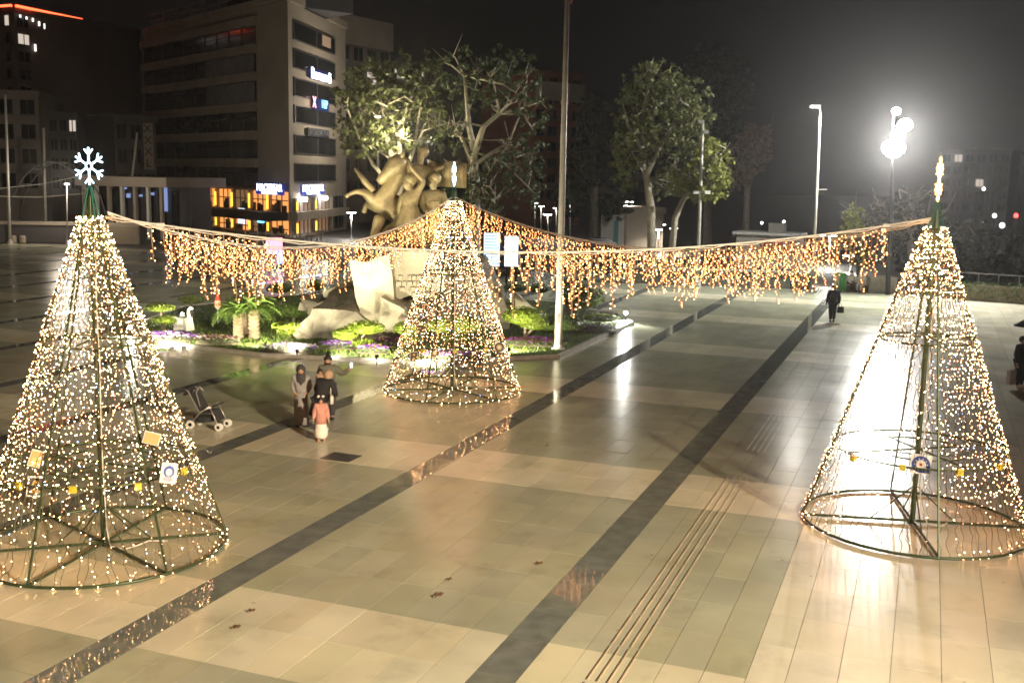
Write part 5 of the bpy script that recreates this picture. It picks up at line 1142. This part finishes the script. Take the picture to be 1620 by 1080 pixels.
def shoes(t, D, h, mat):
    for s in 'lr':
        a, b = Vector(D['an' + s][0]) * h, Vector(D['to' + s][0]) * h
        d = (b - a); d.z = 0; d.normalize(); skin('shoe', dict(a=(a - d * .03 * h - Vector((0, 0, .022 * h)), .03 * h), b=(a + d * .03 * h - Vector((0, 0, .02 * h)), .034 * h), c=(b + d * .015 * h, .026 * h)), [('a', 'b'), ('b', 'c')], mat, t, 1)
def hair(t, D, h, mat, name='hair', back=.018, r=.068, low=0.0):
    c_ = Vector(D['hed'][0]) * h; MB().ball(c_ + Vector((0, back * h, (.016 - low) * h)), (r * h, r * h, (r + low * .8) * h), 14, 9).build(name, mat, t, smooth=True)
def eyes(t, D, h):
    c_ = Vector(D['hed'][0]) * h
    for s in (-1, 1): MB().ball(c_ + Vector((s * .024 * h, -.056 * h, .0)), .0085 * h, 6, 4).build('eye', blackm, t)
    MB().box(c_ + Vector((0, -.056 * h, -.034 * h)), (.03 * h, .008 * h, .006 * h)).build('mouth', M('lips', (.3, .1, .08), .5, var=0), t)
def robe(t, h, rings, mat, name='robe', n=18): MB().loft([(x * h, y * h, z * h, a * h, b * h) for (x, y, z, a, b) in rings], n).build(name, mat, t, smooth=True)
greyc, darkg, olivec, blackc, must, pinkc, whitec, tanc = cloth('grey', (.26, .245, .235)), cloth('charcoal', (.045, .042, .045)), cloth('olive', (.13, .13, .10)), cloth('black', (.015, .015, .017)), cloth('mustard', (.42, .30, .13)), cloth('pink', (.55, .26, .20)), cloth('white', (.75, .70, .62)), cloth('tan', (.42, .28, .18))
def person(label, loc, rz, h, J): 
    t = thing('person', label, 'person', loc, rz); D = body_mesh(t, h, J); return t, D
def look(b): return math.atan2(b.x, -b.y) * -1   # not used for exact aim
# woman in a long grey coat, facing the camera
b = gp(477, 674); h = 1.64
t, D = person('woman in a long grey coat dress and dark headscarf standing left of the family group', b, .15, h, dict(ell=(-.13, .02, .64), wrl=(-.10, -.05, .55), pal=(-.07, -.07, .535), elr=(.13, .02, .64), wrr=(.10, -.05, .55), par=(.07, -.07, .535)))
coat(t, D, h, greyc, .016); robe(t, h, [(0, 0, .035, .125, .10), (0, 0, .2, .12, .095), (0, 0, .45, .105, .09), (0, 0, .6, .098, .085), (0, 0, .74, .105, .09), (0, 0, .80, .085, .07)], greyc); eyes(t, D, h); shoes(t, D, h, blackc)
hair(t, D, h, darkg, 'headscarf', .02, .075, .02); robe(t, h, [(0, .0, .68, .02, .095), (0, -.005, .74, .09, .098), (0, .0, .80, .105, .08), (0, .012, .86, .062, .062), (0, .014, .885, .058, .055)], darkg, 'scarf_drape')
# man holding up a phone
b = gp(507, 668); b += Vector((.15, .35, 0)); h = 1.76
t, D = person('bearded man in an olive jacket raising a phone and carrying a child', b, .12, h, dict(shr=(.11, 0, .795), elr=(.22, -.03, .72), wrr=(.335, -.09, .80), par=(.35, -.10, .828), ell=(-.14, -.02, .64), wrl=(-.02, -.12, .62), pal=(.015, -.13, .62)))
coat(t, D, h, olivec, .022, 'jacket'); trousers(t, D, h, darkg); shoes(t, D, h, blackc); eyes(t, D, h); hair(t, D, h, hairm, 'hair', .014, .066)
robe(t, h, [(0, -.018, .855, .035, .03), (0, -.022, .87, .05, .045), (0, -.014, .892, .058, .054)], hairm, 'beard'); MB().loft([(0, .05 * h, .80 * h, .10 * h, .06 * h), (0, .05 * h, .85 * h, .09 * h, .055 * h)], 14).build('hood', cloth('pale_lining', (.5, .47, .42)), t, smooth=True)
ph = Matrix.Translation(b) @ Matrix.Rotation(.12, 4, 'Z') @ Vector((.352 * h, -.112 * h, .862 * h))
o = thing('phone', 'phone with a glowing screen held up by the bearded man', 'phone', ph, .12 + math.radians(25)); MB().box((0, 0, 0), (.08, .012, .16)).build('case', blackm, o); MB().box((0, -.008, 0), (.072, .003, .15)).build('screen', E('phone_glow', (.6, .75, 1.0), .6), o)
# child in the man's arms
cb = b + Vector((-.14, -.34, .62)); h = .82
t, D = person('small child in a mustard dress carried in the bearded man arm', cb, -.2, h, dict(knl=(-.06, -.16, .42), anl=(-.06, -.18, .22), tol=(-.06, -.24, .18), knr=(.06, -.16, .42), anr=(.06, -.18, .22), tor=(.06, -.24, .18), wrl=(-.1, -.12, .6), pal=(-.09, -.15, .6), wrr=(.14, -.1, .66), par=(.15, -.13, .67)))
coat(t, D, h, tanc, .02, 'jumper'); robe(t, h, [(0, -.06, .14, .16, .14), (0, -.04, .35, .14, .13), (0, 0, .55, .10, .09), (0, 0, .72, .10, .09)], must, 'dress'); hair(t, D, h, hairm, 'hair', .02, .075); eyes(t, D, h); shoes(t, D, h, blackc)
# woman in black seen from behind, leaning to the girl
b = gp(512, 682); h = 1.62
t, D = person('woman in long black coat and tan headscarf seen from behind, leaning to the girl', b, math.radians(165), h, dict(pel=(.06, 0, .52), spn=(.03, -.01, .62), chs=(-.02, -.03, .73), nek=(-.045, -.06, .82), chn=(-.05, -.08, .85), hed=(-.055, -.075, .895), crn=(-.055, -.06, .935), nos=(-.058, -.14, .875), earl=(-.115, -.07, .89), earr=(.005, -.07, .89),
    shl=(-.12, -.04, .79), ell=(-.16, -.06, .63), wrl=(-.15, -.16, .55), pal=(-.14, -.19, .54), shr=(.08, -.03, .79), elr=(.13, -.05, .63), wrr=(.10, -.15, .54), par=(.08, -.18, .53), hpl=(0, 0, .49), hpr=(.11, 0, .49), knl=(-.02, 0, .27), anl=(-.03, .01, .05), tol=(-.03, -.07, .02), knr=(.1, 0, .27), anr=(.1, .01, .05), tor=(.1, -.07, .02)))
coat(t, D, h, blackc, .03); robe(t, h, [(.10, .01, .26, .15, .11), (.08, 0, .42, .13, .105), (.05, 0, .56, .115, .10), (.0, -.02, .72, .11, .09), (-.03, -.04, .79, .08, .07)], blackc, 'coat_skirt'); trousers(t, D, h, blackc); shoes(t, D, h, whitec); hair(t, D, h, tanc, 'headscarf', .012, .076, .01); robe(t, h, [(-.03, -.03, .77, .09, .075), (-.045, -.05, .82, .06, .058), (-.05, -.06, .86, .055, .055)], tanc, 'scarf_drape')
p = b + Vector((.22, -.05, .86)); o = thing('handbag', 'small white handbag at the side of the woman in black', 'bag', p); MB().loft([(0, 0, -.12, .05, .1), (0, 0, .05, .045, .11), (0, 0, .09, .03, .09)], 12).build('bag_body', whitec, o, smooth=True); MB().tube([(0, -.08, .08), (-.03, 0, .4), (0, .08, .08)], .01, 5).build('strap', whitec, o)
# girl
b = gp(508, 697); h = 1.12
t, D = person('little girl in a pink coat and white skirt in front of the family', b, .25, h, dict(wrl=(-.17, -.05, .5), pal=(-.175, -.07, .47), wrr=(.16, -.04, .48), par=(.165, -.05, .45)))
coat(t, D, h, pinkc, .028); robe(t, h, [(0, 0, .40, .13, .11), (0, 0, .55, .115, .10), (0, 0, .72, .11, .09), (0, 0, .80, .07, .06)], pinkc, 'coat_body'); robe(t, h, [(0, 0, .06, .10, .10), (0, 0, .12, .15, .14), (0, 0, .26, .145, .135), (0, 0, .42, .11, .10)], whitec, 'skirt'); shoes(t, D, h, pinkc); hair(t, D, h, hairm, 'hair', .022, .078, .02); eyes(t, D, h)
for s in (-1, 1): MB().ball((s * .05 * h, .0, 1.0 * h), (.035 * h, .02 * h, .03 * h), 8, 5).build('hair_bow', whitec, t, smooth=True)
# walking person with a bag
b = gp(1316, 509); h = 1.76
t, D = person('person in a black coat walking away across the bright paving with a bag', b, math.radians(172), h, dict(knl=(-.055, -.05, .28), anl=(-.055, -.06, .05), tol=(-.058, -.14, .02), knr=(.055, .03, .275), anr=(.055, .10, .06), tor=(.058, .03, .022), ell=(-.15, .03, .64), wrl=(-.16, -.03, .50), pal=(-.16, -.045, .47), elr=(.15, .05, .64), wrr=(.18, .05, .51), par=(.19, .05, .48)))
coat(t, D, h, blackc, .026); robe(t, h, [(0, 0, .36, .115, .09), (0, 0, .5, .105, .088), (0, 0, .66, .10, .085), (0, 0, .78, .10, .08)], blackc, 'coat_body'); trousers(t, D, h, blackc); shoes(t, D, h, blackc); hair(t, D, h, hairm, 'hair', .01, .068); eyes(t, D, h)
p = b + Vector((.36, -.05, .62)); o = thing('bag', 'black shoulder bag carried by the walking person', 'bag', p); MB().loft([(0, 0, -.18, .17, .07), (0, 0, .08, .15, .06), (0, 0, .12, .1, .04)], 12).build('bag_body', blackc, o, smooth=True); MB().tube([(-.1, 0, .1), (-.05, 0, .32), (.06, 0, .1)], .012, 5).build('handle', blackc, o)
# two seated people by the bin
for k, (px, py, lab, m1, m2) in enumerate(((1344, 461, 'person in a pale jacket and dark trousers seated beside the green bin', whitec, darkg), (1365, 462, 'person in white seated by the pale block behind the walking person', whitec, whitec))):
    b = gp(px, py); h = 1.68
    o = thing('stone_bench', ('low stone seat under the person beside the green bin', 'low stone seat under the person near the pale block')[k], 'seat', b + Vector((0, .2, 0))); MB().box((0, 0, .2), (.6, .5, .4)).build('plinth', greyw, o); MB().box((0, 0, .425), (.7, .6, .05)).build('slab', kerbm, o)
    dz = -.24; f = lambda x, y, z: (x, y, z + dz)
    t, D = person(lab, b + Vector((0, .2, 0)), (.5, -.8)[k], h, dict(pel=f(0, 0, .55), spn=f(0, -.02, .64), chs=f(0, -.06, .75), nek=f(0, -.09, .835), chn=f(0, -.11, .872), hed=f(0, -.10, .92), crn=f(0, -.09, .958), nos=f(0, -.165, .905), earl=f(-.062, -.1, .912), earr=f(.062, -.1, .912), shl=f(-.105, -.06, .795), shr=f(.105, -.06, .795), ell=f(-.14, -.1, .64), elr=f(.14, -.1, .64), wrl=f(-.1, -.22, .56), wrr=f(.1, -.22, .56), pal=f(-.09, -.25, .555), par=f(.09, -.25, .555),
        hpl=(-.055, -.02, .29), hpr=(.055, -.02, .29), knl=(-.07, -.25, .28), knr=(.07, -.25, .28), anl=(-.07, -.23, .05), anr=(.07, -.23, .05), tol=(-.07, -.31, .02), tor=(.07, -.31, .02)))
    coat(t, D, h, m1, .024, 'jacket'); trousers(t, D, h, m2); shoes(t, D, h, blackc); hair(t, D, h, hairm); eyes(t, D, h)
# person with an umbrella at the right edge
b = gp(1612, 613); h = 1.72
t, D = person('person in a long black coat at the right picture edge under a dark umbrella', b, .5, h, dict(elr=(.14, -.05, .64), wrr=(.08, -.12, .70), par=(.07, -.13, .72), wrl=(-.16, -.03, .48), pal=(-.165, -.04, .45)))
coat(t, D, h, blackc, .026); robe(t, h, [(0, 0, .16, .125, .1), (0, 0, .4, .11, .09), (0, 0, .66, .10, .085), (0, 0, .78, .10, .08)], blackc, 'coat_body'); trousers(t, D, h, blackc); shoes(t, D, h, whitec); hair(t, D, h, hairm); eyes(t, D, h); robe(t, h, [(-.09, .02, .56, .035, .05), (-.1, .03, .74, .045, .055), (-.07, .02, .83, .03, .04)], whitec, 'white_scarf')
o = thing('umbrella', 'dark open umbrella at the right picture edge', 'umbrella', b + Vector((.12, -.1, 0))); n = 8; mb = MB(); vs = [(0, 0, 2.38)] + [(.52 * math.cos(6.2832 * i / n), .52 * math.sin(6.2832 * i / n), 2.06) for i in range(n)]; vs += [(x * .98, y * .98, z - .012) for x, y, z in vs]
mb.add(vs, [(0, 1 + i, 1 + (i + 1) % n) for i in range(n)] + [(n + 1, n + 2 + (i + 1) % n, n + 2 + i) for i in range(n)]); mb.build('canopy', blackc, o); MB().tube([(0, 0, 1.2), (0, 0, 2.42)], .012, 6).build('shaft', blackm, o)
for i in range(n): MB().tube([(0, 0, 2.34), (.51 * math.cos(6.2832 * i / n), .51 * math.sin(6.2832 * i / n), 2.04)], .006, 4).build('rib', greym, o)
p = b + Vector((-.32, -.12, 0)); o = thing('carrier_bag', 'white paper carrier bag low beside the person at the right edge', 'bag', p + Vector((0, 0, .14)), .6); MB().add([(-.2, -.07, 0), (.2, -.07, 0), (.2, .07, 0), (-.2, .07, 0), (-.22, -.06, .46), (.22, -.06, .46), (.22, .06, .46), (-.22, .06, .46)], [(0, 3, 2, 1), (0, 1, 5, 4), (1, 2, 6, 5), (2, 3, 7, 6), (3, 0, 4, 7)]).build('bag_body', M('paper_white', (.62, .60, .56), .8, var=.06), o); MB().tube([(-.08, 0, .45), (-.05, 0, .66), (.05, 0, .66), (.08, 0, .45)], .01, 5).build('handle', whitec, o)
# stroller
b = gp(330, 676); t = thing('stroller', 'empty folding stroller with a black seat and pale frame standing left of the family', 'stroller', b, math.radians(-12))
sil = M('stroller_tube', (.5, .48, .45), .35, .6, var=.05); blk = cloth('stroller_black', (.02, .02, .022))
for s in (-.24, .24):
    MB().tube([(-.50, s, 1.02), (-.42, s, .98), (-.12, s, .45), (.22, s, .60)], .016, 7).build('frame_tube', sil, t, smooth=True)
    MB().tube([(-.38, s, .12), (-.12, s, .42), (.16, s, .62)], .016, 7).build('frame_tube', sil, t, smooth=True); MB().tube([(.16, s, .62), (.40, s, .12)], .016, 7).build('frame_tube', sil, t, smooth=True)
    w = MB(); w.tube([(-.38, s - .02, .11), (-.38, s + .02, .11)], .11, 16, 0).tube([(-.38, s - .026, .11), (-.38, s + .026, .11)], .05, 10, 1); w.build('rear_wheel', [whitep, blackm], t)
    for d in (-.045, .045):
        w = MB(); w.tube([(.42, s + d - .012, .095), (.42, s + d + .012, .095)], .095, 16, 0).tube([(.42, s + d - .016, .095), (.42, s + d + .016, .095)], .045, 10, 1); w.build('front_wheel', [whitep, blackm], t)
MB().tube([(-.50, -.24, 1.02), (-.56, -.2, 1.04), (-.56, .2, 1.04), (-.50, .24, 1.02)], .022, 7).build('handle_bar', blk, t, smooth=True)
MB().tube([(.22, -.24, .60), (.32, -.2, .64), (.32, .2, .64), (.22, .24, .60)], .022, 7).build('bumper_bar', blk, t, smooth=True)
MB().slab([(-.40, -.22, .92), (-.12, -.22, .42), (-.06, -.22, .44), (-.34, -.22, .94)], (0, .44, 0)).build('backrest', blk, t); MB().slab([(-.14, -.22, .40), (.20, -.22, .44), (.20, -.22, .48), (-.14, -.22, .46)], (0, .44, 0)).build('seat', blk, t)
MB().slab([(.20, -.2, .46), (.34, -.2, .22), (.37, -.2, .23), (.22, -.2, .48)], (0, .4, 0)).build('footrest', blk, t); MB().loft([(-.12, 0, .17, .26, .2), (-.12, 0, .3, .28, .22)], 12).build('basket', blk, t)
mb = MB(); vs = []
for i in range(7):
    a = math.radians(95 + 12 * i)
    for s in (-.23, .23): vs.append((-.12 + .36 * math.cos(a) - .1, s, .76 + .40 * math.sin(a)))
mb.add(vs, [(2 * i, 2 * i + 1, 2 * i + 3, 2 * i + 2) for i in range(6)]); vs2 = [(x * .98, y, z - .015) for x, y, z in vs]; mb.add(vs2, [(2 * i, 2 * i + 2, 2 * i + 3, 2 * i + 1) for i in range(6)]); mb.build('hood', blk, t, smooth=True)
MB().tube([(-.1, -.23, .6), (-.2, -.23, .95), (-.1, -.23, 1.12), (0, -.2, 1.0)], .014, 6).build('hood_hoop', sil, t, smooth=True)

# ------------------------------------------------------------------ thin haze volume, added to imitate lens bloom around the lamps
hz = bpy.data.materials.new('haze'); hz.use_nodes = True; nt = hz.node_tree; nt.nodes.remove(nt.nodes['Principled BSDF'])
pv_ = nt.nodes.new('ShaderNodeVolumePrincipled'); pv_.inputs['Density'].default_value = .00045; pv_.inputs['Color'].default_value = (.9, .9, .92, 1); pv_.inputs['Anisotropy'].default_value = .86
nt.links.new(pv_.outputs[0], nt.nodes['Material Output'].inputs['Volume'])
MB().add([(-150, -12, -1.1), (150, -12, -1.1), (150, 210, -1.1), (-150, 210, -1.1), (-150, -12, 60), (150, -12, 60), (150, 210, 60), (-150, 210, 60)], [(0, 3, 2, 1), (4, 5, 6, 7), (0, 1, 5, 4), (1, 2, 6, 5), (2, 3, 7, 6), (3, 0, 4, 7)]).build('haze', hz, kind='stuff')
